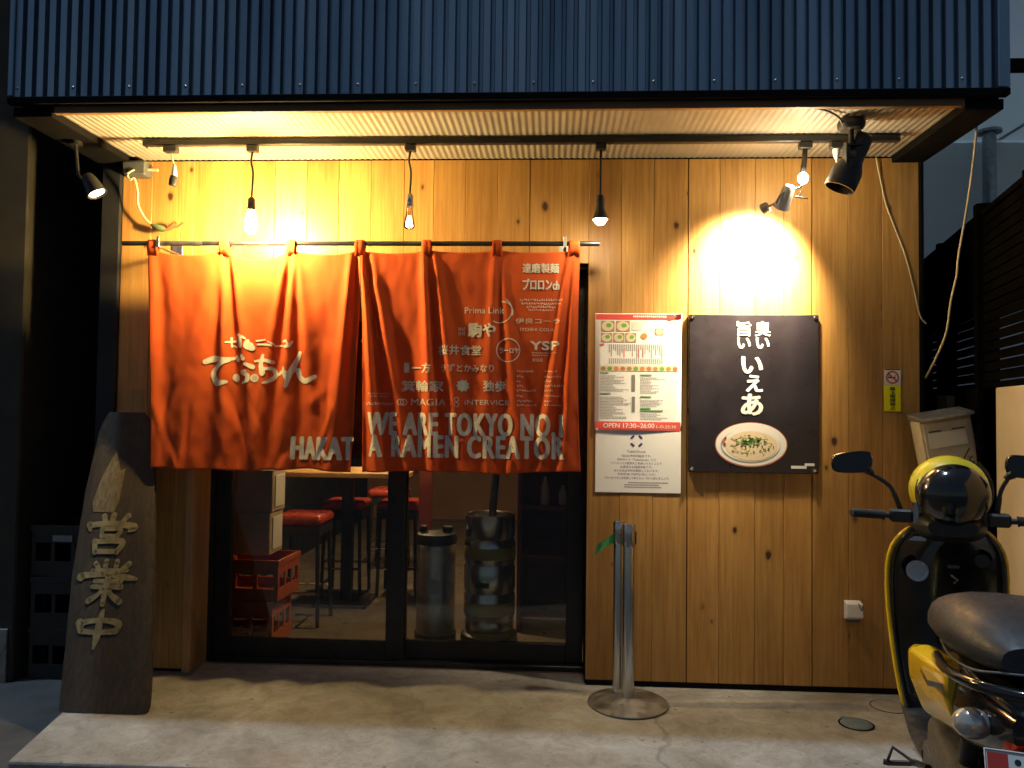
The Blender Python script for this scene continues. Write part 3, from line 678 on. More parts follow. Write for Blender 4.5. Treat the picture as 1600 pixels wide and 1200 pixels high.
for (u0, u1, v0, v1) in NOREN_DASH+NOREN_LIST:      # lines too small to read: broken strokes
    x = u0
    while x < u1-.004:
        w = min(rng.uniform(.004, .011), u1-x); h = rng.uniform(.45, .8)*(v1-v0); vb = v0+rng.uniform(0, (v1-v0)-h)
        f.add(rect(x, x+w, vb, vb+h*.38)); f.add(rect(x, x+w*.4, vb, vb+h)); x += w+rng.uniform(.002, .004)
f.add(ring(*CIRC, .057, .062)); f.add(ring(SWOOSH[0]-.012, SWOOSH[1]+.002, .062, .067, 20, -120, 60)); f.add(ring(SWOOSH[0]+.004, SWOOSH[1]-.006, .050, .055, 16, -20, 95))
f.add(ring(RINGS[0]-.008, RINGS[1], .013, .017, 18)); f.add(ring(RINGS[0]+.008, RINGS[1], .013, .017, 18))
f.add(ring(EIGHT[0], EIGHT[1]+.013, .009, .0125, 16)); f.add(ring(EIGHT[0], EIGHT[1]-.013, .009, .0125, 16))
leaf_pts = []
for k in range(18):
    a = 2*math.pi*k/18; r_ = .036 if k % 2 else .027; leaf_pts.append((LEAF[0]+r_*math.cos(a), LEAF[1]+r_*math.sin(a)*.95))
f.add((leaf_pts, [tuple(range(18))])); f.add(rect(-.768, -.742, 1.64, 1.69))
stuff(f.build('small_print', 'cloth_print', pr_, on_cloth, .014, .03))
for s_, u0, u1, v0, v1 in BIG_TEXT:
    f = Flat(); f.add(fit(s_, u0, u1, v0, v1, .046, spacing=1.16)); f.build('lettering', 'cloth_print', pr_, lambda u, v: (u, cloth_y(u, v)-.0036, v), .012, .03)
f = Flat(); f.add(fit(*BIG_LEFT, .055, spacing=1.15)); f.build('lettering', 'cloth_print', pl, on_cloth, .012, .03)
f = Flat()
for pts, w in BRUSH: f.add(stroke(pts, w))
f.build('lettering', 'cloth_print', pl, on_cloth, .012, .03)

# ------------------------------------------------------------------ posters, signs, outlet on the wall
def on_y(y): return lambda u, v: (u, y, v)
pos = thing('ramen_poster', 'large black poster with a white bowl of ramen and bold white Japanese lettering', 'poster', (1.06, -.02, 1.135))
b = MB(); b.box(.724, 1.399, -.030, -.0035, 1.137, 1.972, .003); sheet = b.build('panel', 'poster_black', pos)
y = -.0315
for s_, cu_, cv, w_, h_ in (('臭', 1.108, 1.897, .082, .080), ('い', 1.108, 1.821, .072, .060), ('旨', 1.010, 1.897, .076, .080), ('い', 1.010, 1.821, .072, .060), ('い', 1.052, 1.705, .114, .092), ('ぇ', 1.064, 1.608, .090, .092), ('あ', 1.052, 1.496, .117, .116)):
    f = Flat(); f.add(fit(s_, cu_-w_/2, cu_+w_/2, cv-h_/2, cv+h_/2, .022 if h_ < .085 and s_ != 'い' else .045)); f.build('lettering', 'ink_white', sheet, on_y(y))
f = Flat(); f.add(rect(1.255, 1.335, 1.163, 1.178)); f.add(rect(1.325, 1.375, 1.178, 1.192))
f.build('small_print', 'ink_white', sheet, on_y(y))
BC = (1.048, 1.285)
for k, (nm, du, dv, ru, rv) in enumerate((('bowl_rim', 0, 0, .188, .118), ('bowl_white', 0, .002, .183, .113), ('bowl_shadow', -.004, -.006, .155, .090), ('bowl_white', -.002, -.002, .150, .087), ('broth', .002, -.006, .135, .077))):
    f = Flat(); f.add(disc(BC[0]+du, BC[1]+dv, ru, rv, 48)); f.build('printed_bowl', nm, sheet, on_y(y-.0006*k))
rng = random.Random(5)
def inside(sc=1.0):
    while True:
        a, c_ = rng.uniform(-1, 1), rng.uniform(-1, 1)
        if a*a+c_*c_ < 1: return BC[0]+.002+a*.125*sc, BC[1]-.006+c_*.068*sc
for nm, cnt, sc, k in (('noodle', 16, .8, 5), ('photo_cream', 9, .8, 6), ('scallion_dark', 14, .95, 7)):
    f = Flat()
    for _ in range(cnt):
        u, v = inside(sc); a = rng.uniform(0, 3.1); ln = rng.uniform(.012, .035) if nm != 'scallion_dark' else .004
        f.add(stroke([(u-ln*math.cos(a), v-ln*math.sin(a)*.5), (u, v+.004), (u+ln*math.cos(a), v+ln*math.sin(a)*.5)], .008 if nm != 'scallion_dark' else .005, 3))
    stuff(f.build('printed_noodles' if nm != 'scallion_dark' else 'printed_scallions', nm, sheet, on_y(y-.0006*k)))
for nm, k in (('scallion', 8), ('scallion_dark', 9)):
    f = Flat()
    for _ in range(20 if k == 8 else 12):
        a = rng.gauss(0, .033); f.add(disc(BC[0]+a, BC[1]+.022+rng.gauss(0, .011), rng.uniform(.005, .010), rng.uniform(.004, .008), 9))
    stuff(f.build('printed_scallions', nm, sheet, on_y(y-.0006*k)))
f = Flat(); f.add(stroke([(.915, 1.32), (.903, 1.305), (.912, 1.285)], .012, 4)); f.build('printed_bowl', 'bowl_rim', sheet, on_y(y-.004))
for x, z in ((.745, 1.955), (1.380, 1.955), (.742, 1.152), (1.375, 1.154)):
    b = MB(); b.lathe([(.0, -.007), (.007, -.006), (.010, 0), (.011, .002)], (x, -.0325, z), (0, 1, 0), 12); b.build('pin', 'chrome', pos, smooth='auto')

men = thing('menu_sheet', 'white menu sheet with red bands, dish photos and opening hours, beside the curtain', 'menu', (.457, -.01, 1.345))
def warp(y0): return lambda u, v: (u, y0-.006*math.exp(-((v-1.36)/.03)**2)*(.4+.6*math.sin((u-.22)*9))-.004*math.exp(-((u-.685)/.03)**2-((v-1.97)/.06)**2)*6, v)
def gridsheet(u0, u1, v0, v1, fn, name, mat, parent, n=14, so=.0012):
    b = MB(); vs = [fn(u0+(u1-u0)*i/n, v0+(v1-v0)*j/n) for j in range(n+1) for i in range(n+1)]
    b.add(vs, [(j*(n+1)+i, j*(n+1)+i+1, (j+1)*(n+1)+i+1, (j+1)*(n+1)+i) for j in range(n) for i in range(n)])
    return b.build(name, mat, parent, smooth=True, solid=so)
w0 = warp(-.007); pg = gridsheet(.228, .687, 1.352, 1.977, w0, 'page', 'paper', men)
def pw(k): fn = warp(-.0085-.0005*k); return fn
for q in ((.232, .683, 1.352, 1.398), (.229, .682, 1.943, 1.974)):
    f = Flat(); f.add(rect(*q)); f.build('red_band', 'ink_red', pg, pw(0), .05, .02)
for q in (('OPEN 17:30~26:00', .275, .545, 1.364, 1.389, .0), ('L.O.25:30', .556, .660, 1.365, 1.380, .0)):
    f = Flat(); f.add(fit(*q)); f.build('lettering', 'paper', pg, pw(2), .05, .02)
f = Flat()
rng = random.Random(9); u = .43
while u < .66: f.add(rect(u, u+.007, 1.957+rng.uniform(-.001, .001), 1.966)); u += .0105
stuff(f.build('small_print', 'paper', pg, pw(2), .05, .02))
dish = [(.258, .330, 1.880, 1.938), (.338, .412, 1.880, 1.938), (.258, .318, 1.822, 1.872), (.324, .382, 1.822, 1.872), (.388, .446, 1.822, 1.872), (.546, .592, 1.862, 1.898)]
for i, (a, c_, d, e) in enumerate(dish):
    f = Flat(); f.add(rect(a, c_, d, e)); f.build('dish_photo', 'photo_brown', pg, pw(1), .05, .02)
    f = Flat(); f.add(disc((a+c_)/2, (d+e)/2, (c_-a)*.44, (e-d)*.46)); f.build('dish_photo', 'photo_cream', pg, pw(2))
    f = Flat(); f.add(disc((a+c_)/2+.006, (d+e)/2+.004, (c_-a)*.2, (e-d)*.2)); f.build('dish_photo', 'scallion' if i != 5 else 'noodle', pg, pw(3))
f = Flat(); f.add(disc(.488, 1.856, .017, .016)); f.build('dish_photo', 'photo_orange', pg, pw(2))
f = Flat(); f.add(rect(.424, .476, 1.885, 1.936)); f.build('text_block', 'pale_label', pg, pw(1))
f = Flat()
for i in range(26):
    u = .302+i*.0112; ln = rng.uniform(.022, .075)
    v = 1.812
    while v > 1.812-ln: f.add(rect(u, u+.0042, v-.006, v)); v -= .0075
    for q in range(4): f.add(rect(u, u+.0042, 1.708+q*.0075, 1.7135+q*.0075))
stuff(f.build('text_block', 'ink_grey', pg, pw(1)))
f = Flat()
for i in (7, 14, 16): f.add(rect(.302+i*.0112, .306+i*.0112, 1.742, 1.795))
f.add(([(.252, 1.800), (.276, 1.806), (.274, 1.816), (.250, 1.810)], [(0, 1, 2, 3)])); stuff(f.build('text_block', 'ink_red', pg, pw(2)))
f = Flat(); f.add(rect(.255, .672, 1.668, 1.697)); f.build('dish_photo', 'photo_cream', pg, pw(1), .05, .05)
for i in range(12):
    f = Flat(); f.add(disc(.272+i*.0347, 1.681, .013, .011, 12)); f.build('dish_photo', ('photo_brown', 'scallion', 'photo_orange', 'bowl_rim')[(i*5) % 4], pg, pw(2))
for nm, cols in (('ink_grey', [(.258, 1.655, 1.40, 0)]),):
    f = Flat()
    for c0, cw, z0, z1 in ((.258, .165, 1.645, 1.560), (.258, .165, 1.530, 1.412), (.470, .13, 1.635, 1.545), (.470, .17, 1.515, 1.478), (.470, .19, 1.445, 1.412)):
        z = z0
        while z > z1:
            x = c0; e = c0+cw*rng.uniform(.35, 1.0)
            while x < e:
                w = rng.uniform(.004, .012); f.add(rect(x, x+w, z-.0028, z)); x += w+.0025
            z -= .0082
    f.add(rect(.424, .442, 1.560, 1.648)); f.add(rect(.426, .442, 1.450, 1.532))
    stuff(f.build('text_block', 'ink_grey', pg, pw(1)))
f = Flat()
for a, c_, d in ((.256, .300, 1.658), (.256, .312, 1.548), (.470, .530, 1.648), (.470, .528, 1.532), (.470, .525, 1.470), (.470, .590, 1.458)): f.add(rect(a, c_, d-.004, d+.003))
stuff(f.build('text_block', 'ink_green', pg, pw(2)))

ntc = thing('reservation_notice', 'white notice card with a purple broken-ring emblem hung directly below the menu', 'notice', (.463, -.005, 1.02))
b = MB(); b.box(.234, .687, -.0065, -.0035, 1.020, 1.352, .001); nc = b.build('card', 'paper', ntc); y = -.0072
for k in range(4):
    f = Flat(); f.add(ring(.452, 1.295, .024, .036, 6, 22+90*k, 68+90*k)); f.build('emblem_arc', 'ink_purple', nc, on_y(y))
LINES = ['当店は予約可能店です。', '予約サイト「TableCheck」にて', 'ファストパス販売をご利用いただくことで', 'お席待ちも回避可能です。', 'また公式は予約を解除しております。', '予約料金 390円(1名につき)', 'プライオリティを利用して楽々スムーズに入店しましょう!']
WID = [.078, .103, .135, .085, .118, .100, .170]
for i, (s_, w) in enumerate(zip(LINES, WID)):
    z = 1.216-i*.0196; f = Flat(); f.add(fit(s_, .452-w, .452+w, z-.0066, z+.0066, 0)); f.build('lettering', 'ink_purple', nc, on_y(y))
f = Flat(); f.add(fit('TableCheck', .402, .502, 1.233, 1.246, 0)); f.build('lettering', 'ink_grey', nc, on_y(y))
f = Flat()
for (a, c_, z) in ((.41, .62, 1.072), (.39, .57, 1.060), (.39, .585, 1.048)):
    x = a
    while x < c_: w = rng.uniform(.005, .011); f.add(rect(x, x+w, z, z+.0045)); x += w+.003
stuff(f.build('small_print', 'ink_grey', nc, on_y(y)))
b = MB(); b.lathe([(.0, -.006), (.006, -.005), (.008, 0)], (.24, -.0075, 1.355), (0, 1, 0), 10); b.build('pin', 'white_plastic', ntc, smooth='auto')

ns = thing('no_smoking_sticker', 'small square no-smoking sticker with red circle above the yellow sign', 'sign', (1.786, -.003, 1.607))
b = MB(); b.box(1.744, 1.830, -.0060, -.0035, 1.608, 1.693, .0006); s0 = b.build('sticker', 'paper', ns)
f = Flat(); f.add(ring(1.786, 1.648, .026, .034)); f.add(stroke([(1.764, 1.668), (1.808, 1.628)], .008, 2)); f.build('symbol', 'ink_red', s0, on_y(-.0070))
f = Flat(); f.add(rect(1.763, 1.802, 1.644, 1.651)); f.add(rect(1.746, 1.828, 1.687, 1.6925)); f.add(stroke([(1.800, 1.655), (1.806, 1.668), (1.798, 1.676)], .003, 3)); f.build('symbol', 'ink_black', s0, on_y(-.0066))
ys_ = thing('yellow_warning_sign', 'yellow vertical sign with black Japanese characters near the right wall edge', 'sign', (1.786, -.003, 1.47))
b = MB(); b.box(1.744, 1.829, -.0060, -.0035, 1.470, 1.6065, .0006); s0 = b.build('plate', 'ink_yellow', ys_)
f = Flat()
for i, ch in enumerate('路上喫煙禁止'): f.add(fit(ch, 1.772, 1.801, 1.580-i*.0205, 1.5975-i*.0205, .02))
f.build('lettering', 'ink_black', s0, on_y(-.0068))

ou = thing('outdoor_outlet', 'white weatherproof electric outlet cover low on the pine wall', 'outlet', (1.575, -.02, .385))
b = MB(); b.prism([(-.0035, .388), (-.030, .388), (-.052, .402), (-.046, .470), (-.0035, .482)], 'x', 1.533, 1.617); b.build('cover', 'white_plastic', ou, bev=.004)
b = MB(); b.box(1.540, 1.610, -.028, -.004, .372, .3875, .002); b.build('socket', 'grey_plastic', ou)
b = MB(); b.tube(catmull([(1.590, -.055, .476), (1.597, -.058, .455), (1.606, -.056, .440), (1.612, -.052, .462)], 5), .0022, 6); b.build('cord', 'black_wire', ou, smooth=True)

# ------------------------------------------------------------------ leaning wooden sign
sg = thing('wooden_open_sign', 'weathered dark wood slab sign with pale painted characters leaning at left of the doorway', 'sign', (-2.1, -.59, 0))
LE = [(0.0, -2.314), (.578, -2.400), (1.0, -2.436), (1.307, -2.434), (1.37, -2.424), (1.415, -2.405)]
RE = [(0.0, -1.893), (.05, -1.885), (.42, -1.954), (.914, -2.048), (1.227, -2.122), (1.38, -2.170), (1.415, -2.205)]
def lerp_tab(tab, z):
    for (a, xa), (c_, xc) in zip(tab, tab[1:]):
        if a <= z <= c_: return xa+(xc-xa)*(z-a)/(c_-a)
    return tab[-1][1] if z > tab[-1][0] else tab[0][1]
def sy(z): return -.585+.351*z
rings = []; N_ = 40
for j in range(N_+1):
    z = .003+1.412*j/N_; nx = 10; row = []
    xl, xr = lerp_tab(LE, z)+.006*noise.noise((0, 0, z*9)), lerp_tab(RE, z)+.007*noise.noise((4, 0, z*8))
    for i in range(nx+1):
        x = xl+(xr-xl)*i/nx; row.append((x, sy(z)-.002*noise.noise((x*30, 0, z*4))+(.010 if i in (0, nx) else 0), z))
    for i in range(nx, -1, -1):
        x = xl+(xr-xl)*i/nx; row.append((x, sy(z)+.045-(.010 if i in (0, nx) else 0), z-.0158 if j else z))
    rings.append(row)
b = MB(); b.loft(rings); slab = b.build('slab', 'old_plank', sg, smooth='auto')
on_slab = lambda o: (lambda u, v: (u, sy(v)-o, v))
f = Flat(); f.add(([(-2.375, .95), (-2.355, 1.075), (-2.307, 1.211), (-2.262, 1.110), (-2.238, 1.120), (-2.235, .95), (-2.25, .90), (-2.36, .90)], [tuple(range(8))])); f.build('bare_wood_patch', 'pale_wood_patch', slab, on_slab(.0034), .03, .03)
KANJI = {
 'open': [([(.32, .97), (.37, .80)], [.10, .08]), ([(.51, .99), (.50, .80)], [.11, .09]), ([(.80, .98), (.69, .81)], [.11, .07]), ([(.06, .74), (.10, .60)], [.11, .06]), ([(.06, .72), (.50, .78), (.97, .70), (.88, .60)], [.10, .09, .13, .06]),
          ([(.33, .64), (.35, .45)], [.09, .08]), ([(.33, .63), (.69, .64), (.66, .45)], [.07, .09, .08]), ([(.34, .46), (.66, .46)], [.07, .07]), ([(.50, .46), (.47, .34)], [.07, .06]), ([(.24, .32), (.29, .04)], [.10, .09]), ([(.24, .31), (.78, .33), (.72, .05)], [.08, .11, .09]), ([(.28, .06), (.72, .07)], [.09, .08])],
 'work': [([(.41, .99), (.41, .80)], [.09, .08]), ([(.60, .99), (.59, .80)], [.09, .08]), ([(.23, .93), (.31, .81)], [.09, .06]), ([(.82, .94), (.70, .81)], [.10, .06]), ([(.20, .77), (.80, .79)], [.07, .07]), ([(.02, .62), (.10, .66), (.50, .69), (.82, .63), (1.0, .60)], [.14, .10, .08, .10, .05]),
          ([(.36, .74), (.40, .68)], [.06, .05]), ([(.64, .74), (.60, .68)], [.06, .05]), ([(.28, .53), (.74, .54)], [.07, .08]), ([(.26, .40), (.76, .41)], [.07, .08]), ([(.50, .70), (.50, .35), (.50, .01)], [.10, .11, .08]), ([(.46, .38), (.38, .22), (.24, .08)], [.07, .07, .10]), ([(.54, .38), (.62, .22), (.78, .08)], [.07, .08, .11])],
 'mid': [([(.06, .66), (.12, .46)], [.16, .12]), ([(.08, .64), (.30, .72), (.70, .74), (.92, .66), (.90, .48)], [.12, .10, .10, .14, .12]), ([(.12, .44), (.50, .42), (.88, .46)], [.10, .09, .11]), ([(.52, 1.0), (.50, .70), (.50, .30), (.48, .0)], [.08, .14, .15, .06])]}
for ch, u0, u1, v0, v1 in (('open', -2.378, -2.115, .700, .888), ('work', -2.350, -2.060, .468, .668), ('mid', -2.314, -2.086, .276, .440)):
    f = Flat()
    for k, (pts, w) in enumerate(KANJI[ch]):
        vs_, fs_ = stroke([(u0+a_*(u1-u0), v0+c_*(v1-v0)) for a_, c_ in pts], [q*(v1-v0)*1.5 for q in w])
        f.add(([(p[0], p[1], k) for p in vs_], fs_))
    f.build('lettering', 'sign_paint', slab, on_slab(.0046), .03, .03)

# ------------------------------------------------------------------ lighting track and lamps under the soffit
trk = thing('lighting_track', 'long black lighting track fixed under the corrugated soffit', 'track', (-.2, -.3, 2.80))
b = MB(); b.box(-2.095, 1.668, -.318, -.282, 2.782, 2.8145, .003); b.build('rail', 'black_plastic', trk)
for x in (-2.098, 1.671):
    b = MB(); b.box(x-.004, x+.004, -.321, -.279, 2.779, 2.8146, .001); b.build('end_cap', 'black_plastic', trk)
def adapter(x, parent, w=.055):
    b = MB(); b.box(x-w/2, x+w/2, -.320, -.280, 2.748, 2.7815, .004); return b.build('track_adapter', 'black_plastic', parent)
BULB = [(.0, -.062), (.012, -.060), (.022, -.050), (.029, -.030), (.031, -.008), (.026, .020), (.018, .045), (.0135, .058)]
# glowing bulb over the left half of the curtain
def pendant(x, zc, label, hot):
    t = thing('hanging_bulb', label, 'lamp', (x, -.3, zc+.06), group='bulbs hanging from the lighting track')
    adapter(x, t)
    b = MB(); b.tube(catmull([(x, -.3, 2.75), (x-.006, -.302, 2.70), (x+.004, -.298, 2.64), (x, -.3, zc+.125)], 5), .0055, 8); b.build('cord', 'black_wire', t, smooth=True)
    b = MB(); b.lathe([(.004, .13), (.012, .125), (.0185, .115), (.0185, .078), (.021, .075), (.021, .058), (.0, .057)], (x, -.3, zc), (0, 0, 1), 18); b.build('lamp_holder', 'brushed_steel' if not hot else 'black_plastic', t, smooth='auto')
    return t
p1 = pendant(-1.554, 2.391, 'brightest bare bulb, hanging over the left half of the red curtain', True)
b = MB(); b.lathe(BULB, (-1.554, -.3, 2.391), (0, 0, 1), 20); b.build('bulb', 'bulb_hot', p1, smooth=True)
p2 = pendant(-.734, 2.407, 'dim clear filament bulb, hanging over the middle of the red curtain', False)
b = MB(); b.lathe([(.0, -.056), (.014, -.054), (.026, -.046), (.0285, -.036), (.024, -.010), (.018, .025), (.0145, .058)], (-.734, -.3, 2.407), (0, 0, 1), 20); b.build('bulb', 'clear_glass', p2, smooth=True)
b = MB()
for k in range(6):
    a = 2*math.pi*k/6; b.tube([(-.734+.006*math.cos(a), -.3+.006*math.sin(a), 2.407+.012), (-.734+.017*math.cos(a), -.3+.017*math.sin(a), 2.407-.040)], .0016, 5)
b.build('filament', 'filament', p2)
b = MB(); b.lathe([(.0, -.004), (.006, 0), (.005, .05)], (-.734, -.3, 2.412), (0, 0, 1), 10); b.build('stem', 'clear_glass', p2, smooth=True)
# white lamp at the right end of the curtain
p3 = thing('reflector_lamp', 'bright white lamp hanging at the right end of the curtain rod', 'lamp', (.232, -.3, 2.47))
adapter(.232, p3)
b = MB(); b.tube([(.232, -.3, 2.75), (.232, -.3, 2.52)], .006, 8); b.build('stem', 'black_plastic', p3, smooth=True)
b = MB(); b.lathe([(.0, .125), (.016, .122), (.021, .10), (.022, .055), (.034, .020), (.040, .0), (.037, .0), (.030, .02), (.018, .05)], (.232, -.3, 2.40), (0, 0, 1), 22); b.build('shade', 'black_plastic', p3, smooth='auto')
b = MB(); b.lathe([(.0, -.030), (.014, -.028), (.026, -.018), (.033, 0), (.030, .016), (.017, .045)], (.232, -.3, 2.405), (0, 0, 1), 20); b.build('bulb', 'bulb_white', p3, smooth=True)
def spot_light(name, parent, loc, target, energy, size, blend, col, rad=.03):
    ld = bpy.data.lights.new(name, 'SPOT'); ld.energy = energy; ld.spot_size = R(size); ld.spot_blend = blend; ld.color = col; ld.shadow_soft_size = rad
    o = bpy.data.objects.new(name, ld); COL.objects.link(o); o.parent = parent; o.location = Vector(loc)-ORG[parent.name]
    o.rotation_euler = (Vector(target)-Vector(loc)).to_track_quat('-Z', 'Y').to_euler(); return o
spot_light('lamp_light', p3, (.232, -.3, 2.365), (1.0, -.52, 0), 46, 66, .85, (1.0, .86, .66))
# wall spot over the poster, with a small bare lamp at its joint
p4 = thing('poster_spotlight', 'small grey spotlight on the track throwing a hot pool of light above the poster', 'lamp', (1.22, -.3, 2.58))
adapter(1.241, p4, .06)
b = MB(); b.tube([(1.241, -.3, 2.75), (1.238, -.3, 2.70), (1.228, -.315, 2.655), (1.220, -.332, 2.618)], [.012, .012, .014, .013], 10); b.build('arm', 'black_plastic', p4, smooth=True)
b = MB(); b.ell((1.216, -.345, 2.590), .024, .024, .027, 16, 10); b.build('bulb', 'bulb_spot', p4, smooth=True)
hd = Vector((-.055, .16, -.20)).normalized()
ho = Vector((1.150, -.285, 2.515))
b = MB(); b.lathe([(.0, -.062), (.022, -.060), (.030, -.045), (.033, .0), (.042, .055), (.039, .055), (.030, .0), (.0, -.01)], ho, hd, 22); b.build('head', 'white_plastic', p4, smooth='auto')
b = MB(); b.lathe([(.0, .012), (.028, .012)], ho, hd, 20); b.build('lamp_lens', 'lamp_face', p4)
b = MB(); b.tube(catmull([(1.218, -.335, 2.566), (1.20, -.330, 2.548), (1.17, -.325, 2.545), (1.125, -.315, 2.525), (1.10, -.30, 2.48)], 5), .005, 8); b.build('bracket', 'brushed_steel', p4, smooth=True)
b = MB(); b.tube([(1.255, -.3, 2.505), (1.195, -.295, 2.515)], [.004, .006], 8); b.tube([(1.222, -.3, 2.545), (1.210, -.295, 2.515)], .005, 8); b.build('swivel', 'black_plastic', p4)
b = MB(); b.lathe([(.0, 0), (.026, 0), (.028, .03), (.0, .03)], (1.075, -.25, 2.478), Vector((-.6, .5, -.3)), 16); b.tube([(1.10, -.27, 2.487), (1.078, -.252, 2.479)], .006, 8); b.build('counter_head', 'plate_steel', p4, smooth='auto')
spot_light('lamp_light', p4, ho+hd*.058, (1.075, 0, 2.26), 460, 106, 1.0, (1.0, .80, .50), .035)
# large unlit can spotlight on a ceiling plate
p5 = thing('can_spotlight', 'large black unlit can spotlight on a round ceiling plate at upper right', 'lamp', (1.36, -.55, 2.81))
b = MB(); b.lathe([(.0, .0), (.055, .0), (.062, -.012), (.060, -.032), (.05, -.045), (.0, -.046)], (1.37, -.55, 2.812), (0, 0, 1), 22); b.build('ceiling_plate', 'black_plastic', p5, smooth='auto')
b = MB(); b.tube([(1.37, -.55, 2.768), (1.37, -.55, 2.690)], .012, 10); b.box(1.338, 1.352, -.575, -.525, 2.60, 2.70, .003); b.box(1.338, 1.42, -.570, -.530, 2.690, 2.70, .002); b.build('yoke', 'black_plastic', p5, smooth='auto')
a0, a1 = Vector((1.438, -.52, 2.748)), Vector((1.333, -.50, 2.508)); ax = (a1-a0).normalized(); ln = (a1-a0).length
b = MB(); b.lathe([(.0, -.012), (.034, -.008), (.045, .004), (.047, .05), (.046, .10), (.050, .13), (.066, .165), (.070, .185), (.070, ln), (.064, ln), (.060, ln-.06), (.0, ln-.07)], a0, ax, 28); b.build('can', 'black_plastic', p5, smooth='auto')
b = MB(); b.tube([(1.345, -.55, 2.655), (1.385, -.545, 2.655)], .02, 12); b.build('pivot_knob', 'grey_plastic', p5, smooth='auto')
b = MB(); b.tube(catmull([(1.02, -.70, 2.826), (1.12, -.69, 2.822), (1.22, -.66, 2.815), (1.29, -.61, 2.805), (1.32, -.575, 2.79)], 5), .005, 6); b.build('cord', 'black_wire', p5, smooth=True)
# spare adapter with a white cord
p6 = thing('track_plug', 'black track plug with a short white cord beside the can spotlight', 'plug', (1.395, -.3, 2.76))
adapter(1.392, p6, .06)
b = MB(); b.lathe([(.018, 0), (.014, -.03), (.007, -.05), (.0, -.05)], (1.392, -.3, 2.747), (0, 0, 1), 12); b.build('plug', 'white_plastic', p6, smooth='auto')
b = MB(); b.tube(catmull([(1.392, -.3, 2.70), (1.400, -.295, 2.675), (1.425, -.28, 2.66), (1.46, -.24, 2.69), (1.49, -.2, 2.75), (1.52, -.18, 2.812)], 6), .004, 6); b.build('cord', 'cream_wire', p6, smooth=True)
p7 = thing('unlit_lamp_socket', 'empty black lamp socket with white collar dangling from the left end of the track', 'lamp', (-1.99, -.3, 2.76))
adapter(-1.985, p7, .07)
b = MB(); b.tube(catmull([(-1.985, -.3, 2.749), (-1.975, -.3, 2.71), (-1.968, -.3, 2.685)], 4), .004, 6); b.build('cord', 'cream_wire', p7, smooth=True)
b = MB(); b.lathe([(.004, .06), (.010, .045), (.016, .0), (.0, .0)], (-1.966, -.3, 2.628), (0, 0, 1), 14); b.build('collar', 'white_plastic', p7, smooth='auto')
b = MB(); b.lathe([(.0, .0), (.018, -.001), (.021, -.02), (.019, -.05), (.0, -.052)], (-1.966, -.3, 2.627), (.15, 0, 1), 14); b.build('socket', 'black_plastic', p7, smooth='auto')
# the track and everything on it sits a little nearer the street than the curtain rod
for o_ in (trk, p1, p2, p3, p4, p6, p7):
    o_.location.y -= .045; o_.location.x -= (o_.location.x*.0117 if o_ is not trk else 0)
# alley lamp
p8 = thing('alley_lamp', 'lit round spotlight tilted down at the dark left corner of the soffit', 'lamp', (-2.43, -.40, 2.79))
b = MB(); b.lathe([(.0, 0), (.03, 0), (.032, -.02), (.0, -.021)], (-2.43, -.40, 2.7895), (0, 0, 1), 14); b.tube([(-2.43, -.40, 2.77), (-2.42, -.39, 2.62), (-2.375, -.385, 2.575)], .008, 8); b.build('arm', 'black_plastic', p8, smooth='auto')
ad = Vector((.55, .05, -.93)).normalized(); ao = Vector((-2.311, -.40, 2.523))
b = MB(); b.lathe([(.0, -.11), (.025, -.105), (.034, -.08), (.046, -.01), (.050, .004), (.046, .004), (.040, -.008), (.0, -.012)], ao, ad, 24); b.build('head', 'black_plastic', p8, smooth='auto')
b = MB(); b.lathe([(.0, .004), (.02, .003), (.0395, -.003)], ao, ad, 24); b.build('lamp_lens', 'lamp_face', p8, smooth=True)
# cables
jb = thing('junction_box', 'grey junction box with a looped cream cable and green plug in the top left corner', 'junction box', (-2.29, -.06, 2.75))
b = MB(); b.box(-2.37, -2.235, -.09, -.004, 2.715, 2.795, .01); b.build('box', 'grey_plastic', jb)
b = MB(); b.tube(catmull([(-2.295, -.095, 2.741), (-2.327, -.10, 2.716), (-2.315, -.10, 2.684), (-2.29, -.10, 2.690), (-2.281, -.08, 2.627), (-2.286, -.06, 2.556), (-2.252, -.05, 2.485), (-2.211, -.05, 2.447)], 6), .006, 8); b.build('cable', 'cream_wire', jb, smooth=True)
b = MB(); b.tube([(-2.235, -.06, 2.752), (-2.18, -.06, 2.748)], .008, 8); b.build('cable_stub', 'cream_wire', jb)
b = MB(); b.tube([(-2.213, -.05, 2.449), (-2.19, -.052, 2.436), (-2.15, -.055, 2.424), (-2.128, -.055, 2.419)], [.008, .018, .018, .010], 10); b.build('plug', 'green_plug', jb, smooth='auto')
b = MB(); b.tube([(-2.129, -.055, 2.419), (-2.105, -.05, 2.432), (-2.085, -.05, 2.455)], [.010, .014, .010], 8); b.tube([(-2.105, -.05, 2.430), (-2.07, -.045, 2.440), (-2.04, -.04, 2.462)], .006, 8); b.build('connector', 'stained_wood', jb, smooth='auto')
b = MB(); b.tube(catmull([(1.70, -.02, 2.812), (1.732, -.012, 2.664), (1.755, -.012, 2.561), (1.804, -.012, 2.425), (1.853, -.012, 2.289), (1.895, -.012, 2.119), (1.914, -.014, 2.018), (1.932, -.014, 1.96), (1.957, -.016, 1.93)], 6), .0042, 6)
tag(b.build('wall_cable', 'cream_wire', smooth=True), 'thin cream cable slanting down the pine wall at its upper right corner', 'cable')
b = MB(); b.tube(catmull([(1.990, -.45, 2.84), (1.984, -.42, 2.636), (1.974, -.38, 2.432), (1.962, -.33, 2.226), (1.968, -.30, 2.137), (1.960, -.26, 2.017), (1.966, -.2, 1.865), (1.962, -.10, 1.742), (1.958, .0, 1.646)], 6), .0055, 6)
